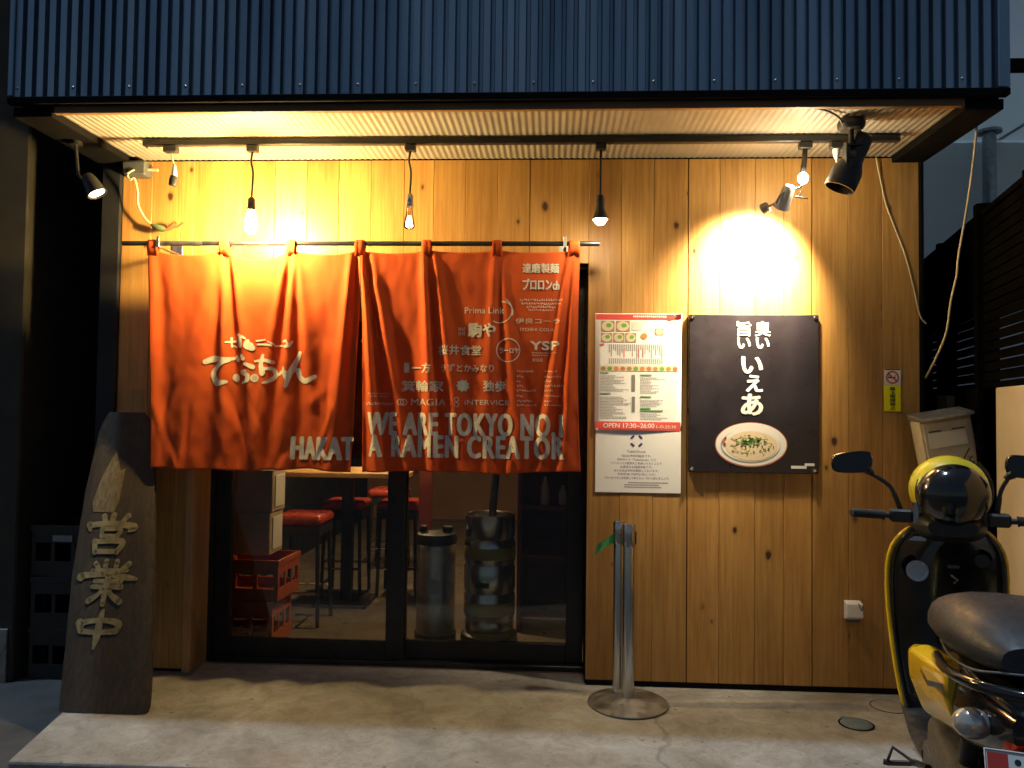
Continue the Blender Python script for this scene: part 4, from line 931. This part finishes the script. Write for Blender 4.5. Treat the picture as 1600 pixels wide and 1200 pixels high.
tag(b.build('hanging_cable', 'cream_wire', smooth=True), 'loose cream cable dangling in front of the black fence from the eave corner', 'cable')

# ------------------------------------------------------------------ belt barrier posts
def stanchion(x, y, h, label, flag):
    t = thing('barrier_post', label, 'barrier post', (x, y, 0), group='steel barrier posts by the doorway')
    b = MB(); k_ = 1.0 if not flag else .62; b.lathe([(.0, .002), (.194*k_, .002), (.200*k_, .006), (.198*k_, .011), (.13*k_, .020), (.06*k_, .030), (.034, .036), (.0, .037)] if not flag else [(.0, .001), (.12, .001), (.12, .002), (.0, .0021)], (x, y, 0), (0, 0, 1), 40); b.build('base', 'plate_steel', t, smooth='auto')
    b = MB(); b.lathe([(.030, .03), (.030, h-.06), (.0295, h-.058)], (x, y, 0), (0, 0, 1), 26); b.build('tube', 'brushed_steel', t, smooth='auto')
    b = MB(); b.lathe([(.031, h-.115), (.0325, h-.11), (.0325, h-.006), (.030, h), (.0, h+.001)], (x, y, 0), (0, 0, 1), 26); b.build('belt_head', 'brushed_steel', t, smooth='auto')
    b = MB(); b.box(x+.020, x+.036, y-.012, y+.012, h-.10, h-.035, .002); b.build('belt_slot', 'black_plastic', t)
    return t
s1 = stanchion(.392, -.250, .890, 'nearer of two steel barrier posts, standing in front', False)
s2 = stanchion(.352, -.160, .890, 'farther steel barrier post with green tape, tucked behind its twin', True)
b = MB(); vs = []
for i in range(7):
    u = i/6; x = .335-.10*u; z = .815-.055*u-.02*u*u; y = -.172-.01*math.sin(u*5)
    vs += [(x, y, z+.022), (x-.008, y-.008, z-.026)]
b.add(vs, [(2*i, 2*i+1, 2*i+3, 2*i+2) for i in range(6)]); b.build('tape_end', 'green_tape', s2, solid=.002)

# covers in the concrete
dr = thing('floor_drain', 'small round blue-grey drain cover set in the concrete', 'drain', (1.44, -.41, 0))
b = MB(); b.lathe([(.0, .0065), (.066, .0065), (.070, .004), (.0705, .001)], (1.44, -.41, 0), (0, 0, 1), 30); b.build('cover', 'drain_blue', dr, smooth='auto')
b = MB(); b.box(1.395, 1.425, -.352, -.328, .002, .0075, .002); b.build('lug', 'drain_blue', dr)
b = MB(); b.lathe([(.0715, .0025), (.080, .0025), (.080, .001), (.0715, .001)], (1.44, -.41, 0), (0, 0, 1), 30, True); b.build('collar', 'black_trim', dr)
cv = thing('inspection_cover', 'faint round inspection cover flush with the concrete near the wall', 'cover', (1.69, -.175, 0))
b = MB(); b.lathe([(.0, .003), (.083, .003), (.084, .001)], (1.69, -.175, 0), (0, 0, 1), 36); b.build('lid', 'concrete', cv)
b = MB(); b.lathe([(.0845, .0022), (.0885, .0022), (.0885, .001), (.0845, .001)], (1.69, -.175, 0), (0, 0, 1), 36, True); b.build('collar', 'black_trim', cv)

# ------------------------------------------------------------------ black crates in the alley
def crate(name, mat, x0, x1, y0, y1, z0, z1, label=None, cat='crate', group=None, rotz=0):
    c = Vector(((x0+x1)/2, (y0+y1)/2, z0)); t = thing(name, label, cat, tuple(c), group, rot=(0, 0, rotz), local=True)
    hx, hy, h = (x1-x0)/2, (y1-y0)/2, z1-z0; w = .012
    b = MB(); b.box(-hx+w, hx-w, -hy+w, hy-w, .0, .012); b.build('bottom', mat, t)
    for nm, (ax0, ax1, ay0, ay1) in (('side', (-hx, hx, -hy, -hy+w)), ('side', (-hx, hx, hy-w, hy)), ('side', (-hx, -hx+w, -hy+w, hy-w)), ('side', (hx-w, hx, -hy+w, hy-w))):
        b = MB(); longx = (ax1-ax0) > (ay1-ay0)
        for (f0, f1) in ((0, .30), (.66, 1.0)): b.box(ax0, ax1, ay0, ay1, h*f0, h*f1-.001)
        for q in (0.0, .31, .63, .94):
            if longx: b.box(ax0+(ax1-ax0)*q, ax0+(ax1-ax0)*(q+.06), ay0+.001, ay1-.001, h*.30-.0005, h*.66)
            else: b.box(ax0+.001, ax1-.001, ay0+(ay1-ay0)*q, ay0+(ay1-ay0)*(q+.06), h*.30-.0005, h*.66)
        b.build(nm, mat, t)
    b = MB()
    for (ax0, ax1, ay0, ay1) in ((-hx-.006, hx+.006, -hy-.006, -hy+.004), (-hx-.006, hx+.006, hy-.004, hy+.006), (-hx-.006, -hx+.004, -hy+.0041, hy-.0041), (hx-.004, hx+.006, -hy+.0041, hy-.0041)): b.box(ax0, ax1, ay0, ay1, h-.03, h+.001)
    b.build('rim', mat, t); return t
for i, nm in enumerate(('bottom', 'middle', 'topmost')):
    t = crate('plastic_crate', 'black_plastic', -2.98, -2.60, .16, .52, -.118+i*.292, -.118+(i+1)*.292-.003, f'black plastic crate in the dark alley at far left, {nm} of its stack', group='black crates stacked in the alley', rotz=R((0, 3, -2)[i]))
    if i == 2:
        b = MB(); b.box(-.06, .06, -.1875, -.1865, .20, .235); b.build('label_plate', 'table_slate', t)

# ------------------------------------------------------------------ inside the shop, seen through the glass
def stool(x, y, label):
    t = thing('bar_stool', label, 'stool', (x, y, 0), group='red topped stools inside the shop')
    b = MB(); b.box(x-.165, x+.165, y-.165, y+.165, .665, .735, .02); b.build('cushion', 'vinyl_red', t, bev=.012, smooth='auto')
    b = MB(); b.box(x-.155, x+.155, y-.155, y+.155, .60, .664, .004); b.build('seat_frame', 'black_plastic', t)
    for sx in (-1, 1):
        for sy_ in (-1, 1):
            b = MB(); b.tube([(x+sx*.135, y+sy_*.135, .60), (x+sx*.15, y+sy_*.15, .002)], .014, 8); b.build('leg', 'black_plastic', t)
    b = MB()
    for sgn in (-1, 1): b.tube([(x-.145, y+sgn*.142, .22), (x+.145, y+sgn*.142, .22)], .009, 6); b.tube([(x+sgn*.142, y-.145, .26), (x+sgn*.142, y+.145, .26)], .009, 6)
    b.build('footrest', 'chrome', t)
stool(-1.68, 1.05, 'nearest red cushioned stool behind the left glass door')
stool(-1.60, 1.85, 'second red cushioned stool under the wooden table')
stool(-1.18, 1.90, 'red cushioned stool right of the table post')
stool(-1.45, 2.75, 'farthest red cushioned stool deep in the shop')
tb = thing('bar_table', 'high wooden bar table glowing just under the curtain hem', 'table', (-1.5, 1.6, 0))
b = MB(); b.box(-2.05, -1.02, 1.25, 1.85, .955, .99, .004); b.build('tabletop', 'table_wood', tb)
b = MB(); b.box(-1.565, -1.485, 1.56, 1.64, .02, .9545, .004); b.build('post', 'black_plastic', tb)
b = MB(); b.box(-1.72, -1.33, 1.40, 1.80, .001, .0195, .003); b.build('base', 'black_plastic', tb)
crate('beer_crate', 'crate_red', -2.05, -1.66, .42, .76, .0, .285, 'orange-red beer crate on the floor behind the left glass door, lower of two', group='beer crates by the door')
crate('beer_crate', 'crate_red', -2.04, -1.62, .43, .77, .288, .53, 'orange-red beer crate stacked on another behind the left glass door, upper of two', group='beer crates by the door', rotz=R(-3))
cb = thing('storage_cabinet', 'cream storage boxes stacked above the beer crates behind the left glass door', 'cabinet', (-1.9, .75, .0))
for z0, z1, dx in ((.541, .80, 0), (.803, 1.06, .012)):
    b = MB(); b.box(-2.05+dx, -1.72+dx, .52, .74, z0, z1, .006); bx1 = b.build('box', 'cream_box', cb)
    b = MB(); b.box(-1.719+dx, -1.712+dx, .55, .71, z0+.03, z1-.03, .002); b.build('end_panel', 'pale_label', bx1)
    b = MB(); b.box(-2.054+dx, -1.716+dx, .516, .744, z1+.0005, z1+.002); b.build('lid', 'cream_box', bx1)
kg = thing('beer_keg', 'steel beer keg with faded yellow bands behind the right glass door', 'keg', (-.37, .58, .06))
b = MB(); b.lathe([(.0, .12), (.13, .12), (.150, .135), (.150, .175), (.146, .19), (.156, .215), (.156, .33), (.149, .345), (.149, .355), (.156, .37), (.156, .50), (.149, .515), (.149, .525), (.156, .54), (.156, .64), (.148, .66), (.142, .672), (.152, .685), (.152, .80), (.155, .812), (.150, .818), (.144, .812), (.142, .72), (.0, .70)], (-.37, .58, 0), (0, 0, 1), 36); kb = b.build('barrel', 'brushed_steel', kg, smooth='auto')
for z0, z1 in ((.225, .30), (.555, .625)):
    b = MB(); b.lathe([(.1565, z0), (.1575, z0+.002), (.1575, z1-.002), (.1565, z1)], (-.37, .58, 0), (0, 0, 1), 36); b.build('label_band', 'keg_yellow', kb, smooth='auto')
b = MB(); b.box(-.44, -.36, .418, .424, .395, .425, .002); b.build('label_plate', 'black_plastic', kb)
b = MB(); b.lathe([(.0, .02), (.17, .02), (.175, .04), (.17, .10), (.14, .118), (.0, .118)], (-.37, .58, 0), (0, 0, 1), 30); b.build('dolly', 'black_plastic', kg, smooth='auto')
b = MB(); b.tube(catmull([(-.36, .58, .70), (-.355, .58, .85), (-.345, .59, 1.0), (-.33, .62, 1.3), (-.33, .65, 1.7)], 5), .025, 10); b.build('beer_hose', 'grey_plastic', kg, smooth=True)
gc = thing('steel_canister', 'slim steel canister with black lid left of the keg behind the glass', 'canister', (-.70, .58, 0))
b = MB(); b.lathe([(.0, .10), (.118, .10), (.118, .62), (.112, .63), (.0, .631)], (-.70, .58, 0), (0, 0, 1), 30); b.build('body', 'plate_steel', gc, smooth='auto')
b = MB(); b.lathe([(.0, .001), (.125, .001), (.128, .02), (.128, .095), (.12, .0995), (.0, .0998)], (-.70, .58, 0), (0, 0, 1), 30); b.build('base', 'black_plastic', gc, smooth='auto')
b = MB(); b.lathe([(.0, .632), (.124, .632), (.126, .66), (.118, .69), (.07, .70), (.0, .70)], (-.70, .58, 0), (0, 0, 1), 30); b.box(-.80, -.76, .55, .61, .6995, .735, .005); b.box(-.66, -.60, .55, .61, .6995, .735, .005); b.build('lid', 'black_plastic', gc, smooth='auto')
b = MB(); b.box(-.735, -.665, .459, .462, .34, .43); b.build('label_plate', 'pale_label', gc)
sh = thing('red_shelf', 'dark red shelf unit behind the right end of the glass doors', 'shelf', (.02, 1.1, 0))
for x in (-.22, .27):
    b = MB(); b.box(x, x+.03, .92, 1.30, 0, 1.9, .003); b.build('side_panel', 'shelf_red', sh)
for z in (.10, .48, .80, 1.12, 1.5, 1.87):
    b = MB(); b.box(-.1895, .2695, .92, 1.30, z, z+.025, .002); b.build('shelf_board', 'shelf_red', sh)
b = MB(); b.box(-.1895, .2695, 1.285, 1.2995, .126, 1.86); b.build('back_panel', 'shelf_red', sh)
for x, z, h, lab in ((-.04, .8255, .20, 'left'), (.08, .8255, .14, 'middle'), (.13, 1.1455, .22, 'upper right')):
    t = thing('bottle', f'small pale bottle on the red shelf, the {lab} one' , 'bottle', (x, 1.02, z), group='bottles on the red shelf')
    b = MB(); b.lathe([(.0, 0), (.028, 0), (.030, .01), (.030, h*.55), (.012, h*.8), (.012, h), (.0, h)], (x, 1.02, z), (0, 0, 1), 14); b.build('body', 'pale_label', t, smooth='auto')
    b = MB(); b.lathe([(.014, h*.93), (.014, h+.004), (.0, h+.004)], (x, 1.02, z), (0, 0, 1), 12); b.build('cap', 'black_plastic', t, smooth='auto')
pt = thing('red_pillar', 'reddish wooden pillar inside the shop between stools and canister', 'pillar', (-.92, 1.5, 0))
b = MB(); b.box(-.965, -.875, 1.45, 1.54, .0, 2.549, .004); b.build('pillar', 'shelf_red', pt)
b = MB(); b.box(-.975, -.865, 1.44, 1.4495, .0, .12, .003); b.build('skirting', 'black_plastic', pt)
for x, y, z in ((-1.45, 2.1, 2.0), (-.55, 1.05, 2.1)):  # second lamp is added, unseen behind the curtain, to light the keg front
    t = thing('ceiling_lamp', 'warm pendant lamp over the bar table inside the shop' if x < -1 else 'added warm lamp just inside the right glass door, hidden by the curtain, lighting the keg', 'lamp', (x, y, z), group='lamps inside the shop')
    b = MB(); b.tube([(x, y, 2.549), (x, y, z+.12)], .006, 6); b.build('cord', 'black_wire', t)
    b = MB(); b.lathe([(.02, .12), (.05, .10), (.13, .0), (.126, .0), (.045, .095)], (x, y, z), (0, 0, 1), 20); b.build('shade', 'black_plastic', t, smooth='auto')
    b = MB(); b.ell((x, y, z+.03), .05, .05, .05, 14, 8); b.build('bulb', 'inner_lamp', t, smooth=True)

# ------------------------------------------------------------------ mailbox
mb_ = thing('mailbox', 'tilted cream metal mailbox with slanted slits in the gap behind the scooter', 'mailbox', (2.04, -.15, .98), rot=(0, R(-10), R(-3)), local=True)
b = MB(); b.box(-.125, .125, -.05, .06, .06, .47, .004); b.build('body', 'mail_cream', mb_)
b = MB(); b.box(-.113, .113, -.058, -.0505, .07, .45, .002); door = b.build('door', 'mail_cream', mb_)
b = MB(); b.prism([(-.085, .465), (-.085, .480), (.065, .505), (.065, .471)], 'x', -.131, .131); b.build('lid', 'galvanised', mb_, bev=.003)
b = MB(); b.box(-.095, .085, -.0605, -.0585, .325, .400, .0005); b.build('name_label', 'pale_label', door)
f = Flat(); f.add(rect(-.09, -.03, .404, .411)); f.add(rect(.02, .083, .404, .411))
f.add(stroke([(.022, .215), (.085, .30)], .007, 2)); f.add(stroke([(.052, .205), (.090, .26)], .007, 2)); f.add(stroke([(.078, .205), (.094, .230)], .007, 2)); f.add(rect(.092, .098, .198, .204))
f.build('slit', 'ink_black', door, on_y(-.0592))
b = MB(); b.box(-.108, -.086, -.064, -.0582, .225, .265, .002); b.build('latch', 'black_plastic', door)
b = MB(); b.box(-.02, .02, .0605, .09, -.95, .40, .002); b.build('post', 'fence_dark', mb_)

# ------------------------------------------------------------------ scooter seen from behind (local: +Y forward, origin on the ground below the rear axle)
sc = thing('motor_scooter', 'yellow and black motor scooter parked facing the wall at lower right', 'scooter', (1.300, -1.85, 0), rot=(0, 0, R(-16.5)), local=True)
def ringp(y, z0, z1, hw0, hw1, n=16, p=2.6, cx=0):
    """rounded cross-section at length y between z0 and z1, half widths at bottom and top"""
    out = []
    for k in range(n):
        a = 2*math.pi*k/n; c_, s_ = math.cos(a), math.sin(a)
        u = math.copysign(abs(c_)**(2/p), c_); w = math.copysign(abs(s_)**(2/p), s_)
        hw = hw0+(hw1-hw0)*(w*.5+.5); out.append((cx+u*hw, y, (z0+z1)/2+w*(z1-z0)/2))
    return out
def wheel(y, name):
    b = MB(); prof = []
    for k in range(14):
        a = 2*math.pi*k/14; prof.append((.188+.052*math.cos(a), .052*math.sin(a)))
    b.lathe(prof, (0, y, .24), (1, 0, 0), 36, True); w = b.build(name, 'black_rubber', sc, smooth=True)
    b = MB(); b.lathe([(.145, -.045), (.150, -.04), (.142, 0), (.150, .04), (.145, .045), (.138, .04), (.132, 0), (.138, -.04)], (0, y, .24), (1, 0, 0), 30, True)
    for k in range(5):
        a = 2*math.pi*k/5; b.tube([(0, y+.02*math.cos(a), .24+.02*math.sin(a)), (0, y+.136*math.cos(a), .24+.136*math.sin(a))], [.018, .012], 8)
    b.lathe([(.0, -.06), (.035, -.055), (.035, .055), (.0, .06)], (0, y, .24), (1, 0, 0), 16); b.build('rim', 'engine_grey', w, smooth='auto')
wheel(0, 'rear_wheel'); wheel(1.20, 'front_wheel')
# frame body, floor, leg shield
b = MB(); b.loft([ringp(-.34, .62, .72, .06, .07), ringp(-.25, .56, .76, .10, .12), ringp(-.10, .50, .78, .14, .15), ringp(.10, .46, .77, .155, .155), ringp(.30, .40, .74, .15, .14), ringp(.42, .34, .70, .14, .12), ringp(.47, .32, .60, .12, .10)]); b.build('body', 'gloss_black', sc, smooth='auto')
b = MB(); b.loft([ringp(.40, .25, .325, .14, .165, 16, 5), ringp(.62, .24, .32, .15, .17, 16, 5), ringp(.84, .25, .33, .14, .17, 16, 5)]); b.build('floorboard', 'black_plastic', sc, smooth='auto')
def shield(off, hw, nm, mat, y_in, y_out):
    """curved plate: rows of z, half width, depth"""
    rows = [(.30, .150, .80), (.45, .175, .855), (.62, .195, .875), (.78, .206, .880), (.90, .202, .865), (.97, .172, .845), (1.02, .120, .825)]
    b = MB(); vs = []; n = 12
    for z, w, y in rows:
        for i in range(n+1):
            u = -1+2*i/n; vs.append((u*(w+hw), y+off-.055*u*u*(1 if z > .4 else .4), z))
    b.add(vs, [(j*(n+1)+i, j*(n+1)+i+1, (j+1)*(n+1)+i+1, (j+1)*(n+1)+i) for j in range(len(rows)-1) for i in range(n)])
    return b.build(nm, mat, sc, smooth=True, solid=y_in, sub=1)
shield(0, 0, 'leg_shield', 'gloss_black', .02, 0)
shield(.030, .014, 'front_apron', 'scooter_yellow', .024, 0)
b = MB(); b.loft([ringp(.90, .55, .95, .11, .12), ringp(1.00, .58, .93, .09, .10), ringp(1.06, .66, .88, .05, .06)]); b.build('front_cowl', 'scooter_yellow', sc, smooth='auto')
b = MB(); b.tube([(-.06, .95, .55), (-.068, 1.20, .24)], .022, 10); b.tube([(.06, .95, .55), (.068, 1.20, .24)], .022, 10); b.build('fork', 'engine_grey', sc, smooth='auto')
b = MB(); vs = []
for j in range(11):
    a = R(20+13*j)
    for i in range(7):
        u = -1+2*i/6; r_ = .275-.02*u*u; vs.append((u*.075, 1.20+r_*math.cos(a), .24+r_*math.sin(a)))
b.add(vs, [(j*7+i, j*7+i+1, (j+1)*7+i+1, (j+1)*7+i) for j in range(10) for i in range(6)]); b.build('front_fender', 'scooter_yellow', sc, smooth=True, solid=.006)
b = MB(); b.lathe([(.036, -.006), (.040, .0), (.040, .006), (.034, .006), (.032, -.002), (.0, -.002)], (-.105, .815, .845), (0, -1, .08), 22); b.build('lock_ring', 'chrome', sc, smooth='auto')
b = MB(); b.lathe([(.0, .0), (.024, .0), (.026, .012), (.0, .013)], (.115, .815, .90), (0, -1, .05), 18); b.build('cap', 'black_plastic', sc, smooth='auto')
b = MB(); b.box(-.14, -.075, .795, .812, .963, .985, .003); b.build('badge', 'chrome', sc)
b = MB(); b.box(.0, .04, .806, .818, .865, .877, .002); b.build('hook_plate', 'grey_plastic', sc); b = MB(); b.tube([(.01, .80, .84), (.03, .785, .825), (.02, .80, .81)], .004, 6); b.build('hook', 'grey_plastic', sc)
# handlebar group
b = MB(); b.loft([ringp(.70, 1.00, 1.06, .08, .09), ringp(.76, .97, 1.085, .12, .13), ringp(.84, .97, 1.10, .13, .13), ringp(.92, 1.0, 1.09, .10, .10), ringp(.96, 1.02, 1.06, .05, .05)]); b.build('handlebar_cover', 'black_plastic', sc, smooth='auto')
b = MB(); b.tube([(-.34, .755, 1.065), (-.12, .80, 1.055), (.12, .80, 1.055), (.34, .755, 1.065)], .011, 10); bar = b.build('handlebar', 'black_plastic', sc, smooth='auto')
for s_ in (-1, 1):
    b = MB(); b.tube([(s_*.345, .752, 1.066), (s_*.34, .755, 1.066), (s_*.235, .777, 1.061), (s_*.225, .779, 1.060)], [.014, .0175, .0175, .021], 14); b.build('grip', 'black_rubber', bar, smooth='auto')
    b = MB(); b.box(s_*.165-.04, s_*.165+.04, .765, .815, 1.035, 1.085, .008); b.build('switch_box', 'black_plastic', bar)
    b = MB(); b.tube(catmull([(s_*.17, .83, 1.06), (s_*.22, .845, 1.058), (s_*.29, .835, 1.055), (s_*.335, .815, 1.052)], 4), .006, 8); b.build('brake_lever', 'engine_grey', bar, smooth=True)
    b = MB(); b.box(s_*.115-.011, s_*.115+.011, .752, .775, 1.035, 1.110, .004); b.lathe([(.0, 0), (.014, 0), (.014, .012), (.0, .012)], (s_*.115, .757, 1.105), (0, 0, 1), 12); b.build('clamp', 'chrome' if s_ < 0 else 'black_plastic', bar)
    b = MB(); b.tube(catmull([(s_*.165, .80, 1.085), (s_*(.185 if s_ < 0 else .172), .80, 1.14), (s_*(.205 if s_ < 0 else .18), .80, 1.175), (s_*(.262 if s_ < 0 else .20), .80, 1.215)], 5), [.010]*6+[.008]*10, 8); arm = b.build('mirror_arm', 'black_plastic', sc, smooth=True)
    mx_ = .328 if s_ < 0 else .258; MC = Vector((s_*mx_, .80, 1.262)); pts = [(-.088, -.002), (-.082, .028), (-.055, .040), (-.005, .044), (.045, .040), (.062, .022), (.066, -.008), (.055, -.036), (.02, -.044), (-.05, -.040), (-.080, -.028)]
    pts = [(q.x, q.y) for q in catmull([(u, v, 0) for u, v in pts]+[(pts[0][0], pts[0][1], 0)], 4)[:-1]]
    def ringm(sc_, y): return [(MC.x-s_*u*sc_, MC.y+y, MC.z+v*sc_+u*.10) for u, v in pts]
    b = MB(); b.loft([ringm(.94, -.010), ringm(1.0, -.004), ringm(.98, .012), ringm(.75, .030), ringm(.3, .038)]); mo = b.build('mirror_housing', 'gloss_black', arm, smooth='auto')
    b = MB(); b.add(ringm(.90, -.0112), [tuple(range(len(pts)))]); b.build('mirror_face', 'mirror_glass', mo)
    b = MB(); b.tube([(s_*(mx_-.066), .80, 1.215), (s_*(mx_-.043), .80, 1.235)], [.010, .020], 10); b.build('mirror_socket', 'black_plastic', arm, smooth='auto')
# seat, rails, side covers
b = MB(); b.loft([ringp(-.29, .80, .870, .08, .07, 20, 2.4), ringp(-.22, .785, .915, .15, .12, 20, 2.6), ringp(-.10, .775, .930, .185, .155, 20, 2.8), ringp(.08, .765, .930, .192, .16, 20, 2.8), ringp(.20, .755, .90, .180, .15, 20, 2.8), ringp(.34, .735, .825, .14, .115, 20, 2.8), ringp(.46, .71, .80, .10, .08, 20, 2.6), ringp(.51, .70, .77, .05, .04, 20, 2.4)])
seat = b.build('seat', 'seat_vinyl', sc, smooth='auto')
b = MB(); b.tube(catmull([(-.145, .10, .770), (-.152, -.08, .775), (-.128, -.225, .785), (-.07, -.285, .80), (.07, -.285, .80), (.128, -.225, .785), (.152, -.08, .775), (.145, .10, .770)], 4), .004, 6); b.build('seat_piping', 'grey_plastic', seat, smooth=True)
b = MB(); b.tube(catmull([(-.165, .05, .735), (-.172, -.12, .75), (-.14, -.28, .765), (-.05, -.355, .77), (.05, -.355, .77), (.14, -.28, .765), (.172, -.12, .75), (.165, .05, .735)], 5), .015, 10); b.build('grab_rail', 'gloss_black', sc, smooth=True)
for s_ in (-1, 1):
    P_ = [[(.06, -.12, .71), (.10, -.12, .725), (.165, -.07, .72), (.165, -.07, .65), (.13, -.06, .56), (.075, -.06, .53)],
          [(.14, .12, .735), (.18, .13, .745), (.225, .14, .725), (.225, .14, .64), (.19, .13, .545), (.14, .12, .51)],
          [(.15, .27, .70), (.19, .28, .705), (.210, .29, .68), (.208, .29, .63), (.185, .28, .57), (.145, .27, .545)],
          [(.13, .40, .62), (.15, .41, .63), (.165, .42, .61), (.165, .42, .585), (.15, .41, .56), (.13, .40, .55)]]
    b = MB(); b.loft([[(s_*x, y, z) for x, y, z in r_] for r_ in P_]); sp = b.build('side_cover', 'scooter_yellow', sc, bev=.010, smooth='auto')
    b = MB(); b.prism([(s_*.168, .672), (s_*.207, .678), (s_*.207, .694), (s_*.168, .688)], 'y', -.06, .06); b.build('emblem', 'chrome', sp)
    b = MB(); b.ell((s_*.135, -.255, .655), .048, .034, .040, 16, 10); sgn = b.build('turn_signal', 'clear_tail', sc, smooth=True)
    b = MB(); b.ell((s_*.138, -.282, .652), .008, .008, .008, 10, 6); b.build('signal_bulb', 'amber', sgn)
    b = MB(); b.tube([(s_*.07, -.24, .66), (s_*.105, -.25, .656)], .014, 8); b.build('signal_stalk', 'black_plastic', sgn)
b = MB(); b.loft([ringp(-.30, .585, .655, .075, .080, 16, 4), ringp(-.352, .595, .645, .065, .07, 16, 4)]); b.build('tail_light', 'tail_red', sc, smooth='auto')
b = MB(); b.prism([(-.20, .60), (-.33, .58), (-.40, .47), (-.41, .38), (-.395, .38), (-.36, .47), (-.22, .53)], 'x', -.075, .075); b.build('rear_fender', 'black_plastic', sc, bev=.006)
pm = Matrix.Rotation(R(-18), 3, 'X'); pc = Vector((-.035, -.405, .585))
def onp(o): return lambda u, v: tuple(pc+pm@Vector((u, -o, v)))
b = MB(); b.box(-.105, .105, -.403, -.399, .46, .59, .001); 
b = MB(); b.add([onp(o)(u, v) for o in (0, .003) for u, v in ((-.102, -.064), (.102, -.064), (.102, .064), (-.102, .064))], [(0, 1, 2, 3), (7, 6, 5, 4), (0, 4, 5, 1), (1, 5, 6, 2), (2, 6, 7, 3), (3, 7, 4, 0)])
plate = b.build('licence_plate', 'paper', sc, bev=.001)
f = Flat(); f.add(rect(-.096, -.052, .012, .056)); f.build('red_mark', 'plate_red', plate, onp(.0040))
f = Flat(); f.add(fit('2', -.015, .010, .018, .052, .02)); f.add(disc(-.032, .040, .007)); f.add(fit('稲', .028, .052, .022, .052, .02)); f.build('lettering', 'ink_black', plate, onp(.0040))
b = MB(); b.tube([onp(.0042)(u, v) for u, v in ((-.099, -.061), (.099, -.061), (.099, .061), (-.099, .061), (-.099, -.061))], .0015, 5, False); b.build('plate_border', 'ink_grey', plate)
# engine, kick lever, muffler
b = MB()
def oval(x, g): return [(x, -.02+g*.0+(.10+g)*math.cos(t_), .26+(.085+g)*math.sin(t_)) if math.cos(t_) < 0 else (x, .34+(.10+g)*math.cos(t_), .29+(.085+g)*math.sin(t_)) for t_ in [2*math.pi*k/24 for k in range(24)]]
b.loft([oval(-.075, 0), oval(-.135, 0), oval(-.150, -.015)]); eng = b.build('engine_case', 'engine_grey', sc, smooth='auto')
b = MB(); b.tube([(-.15, .20, .30), (-.165, .20, .30)], .03, 14); b.build('case_boss', 'grey_plastic', eng, smooth='auto')
b = MB(); b.loft([ringp(-.12, .33, .47, .05, .05, 14, 4, -.11), ringp(.22, .37, .50, .055, .055, 14, 4, -.11)]); b.build('air_box', 'grey_plastic', sc, smooth='auto')
b = MB(); b.tube([(-.165, .20, .34), (-.185, .34, .295), (-.188, .36, .285)], .011, 8); b.tube([(-.18, .36, .285), (-.262, .372, .268), (-.275, .372, .270)], .010, 8); b.tube([(-.19, .30, .31), (-.25, .34, .335), (-.262, .37, .278)], .005, 6); b.build('kick_lever', 'black_plastic', sc, smooth='auto')
b = MB(); b.loft([ringp(-.32, .20, .34, .05, .05, 16, 2, .15), ringp(-.30, .18, .36, .06, .06, 16, 2, .15), ringp(.05, .19, .33, .055, .055, 16, 2, .15), ringp(.12, .22, .30, .03, .03, 16, 2, .15)]); b.build('muffler', 'engine_grey', sc, smooth='auto')
b = MB(); b.tube([(-.11, .42, .22), (-.17, .50, .02), (-.18, .53, .004)], .011, 8); b.tube([(-.20, .53, .006), (-.16, .53, .006)], .008, 8); b.build('side_stand', 'black_plastic', sc, smooth='auto')
for s_ in (-1, 1):
    b = MB(); b.tube([(s_*.10, -.10, .62), (s_*.115, .0, .26)], .014, 10); b.tube([(s_*.103, -.08, .55), (s_*.112, -.015, .32)], .026, 12); b.build('shock_absorber', 'black_plastic', sc, smooth='auto')

# ------------------------------------------------------------------ helmet on the handlebars
hm = thing('helmet', 'round yellow-rimmed black helmet resting on the scooter handlebars', 'helmet', (1.535, -1.10, 1.04))
HC = Vector((1.537, -1.10, 1.158)); tiltm = Matrix.Rotation(R(12), 3, 'X')
b = MB(); b.ell(HC+Vector((-.006, .018, .008)), .143, .120, .132, 30, 18); b.build('shell', 'helmet_yellow', hm, smooth=True)
b = MB(); b.ell(HC+Vector((-.020, -.045, -.006)), .130, .100, .119, 30, 18); b.build('black_dome', 'helmet_black', hm, smooth=True)
b = MB(); vs = []
for j in range(9):
    for i in range(15):
        a = R(-70+110*i/14); c_ = R(-10+60*j/8); vs.append(HC+Vector((.168*math.cos(c_)*math.sin(a)+.01, -.02-.02*math.cos(c_)*math.cos(a)+.03, .158*math.sin(c_)+.0)))
b = MB(); b.tube(catmull([HC+Vector((.155*math.cos(R(t_))+.006, .02, .150*math.sin(R(t_)))) for t_ in range(-20, 75, 12)], 4), .004, 6); b.build('visor_edge', 'clear_glass', hm, smooth=True)
b = MB(); b.tube([HC+Vector((-.142*math.cos(R(t_)), -.012, .130*math.sin(R(t_)))) for t_ in range(-40, 221, 10)], .005, 8); b.build('edge_trim', 'black_rubber', hm, smooth=True)
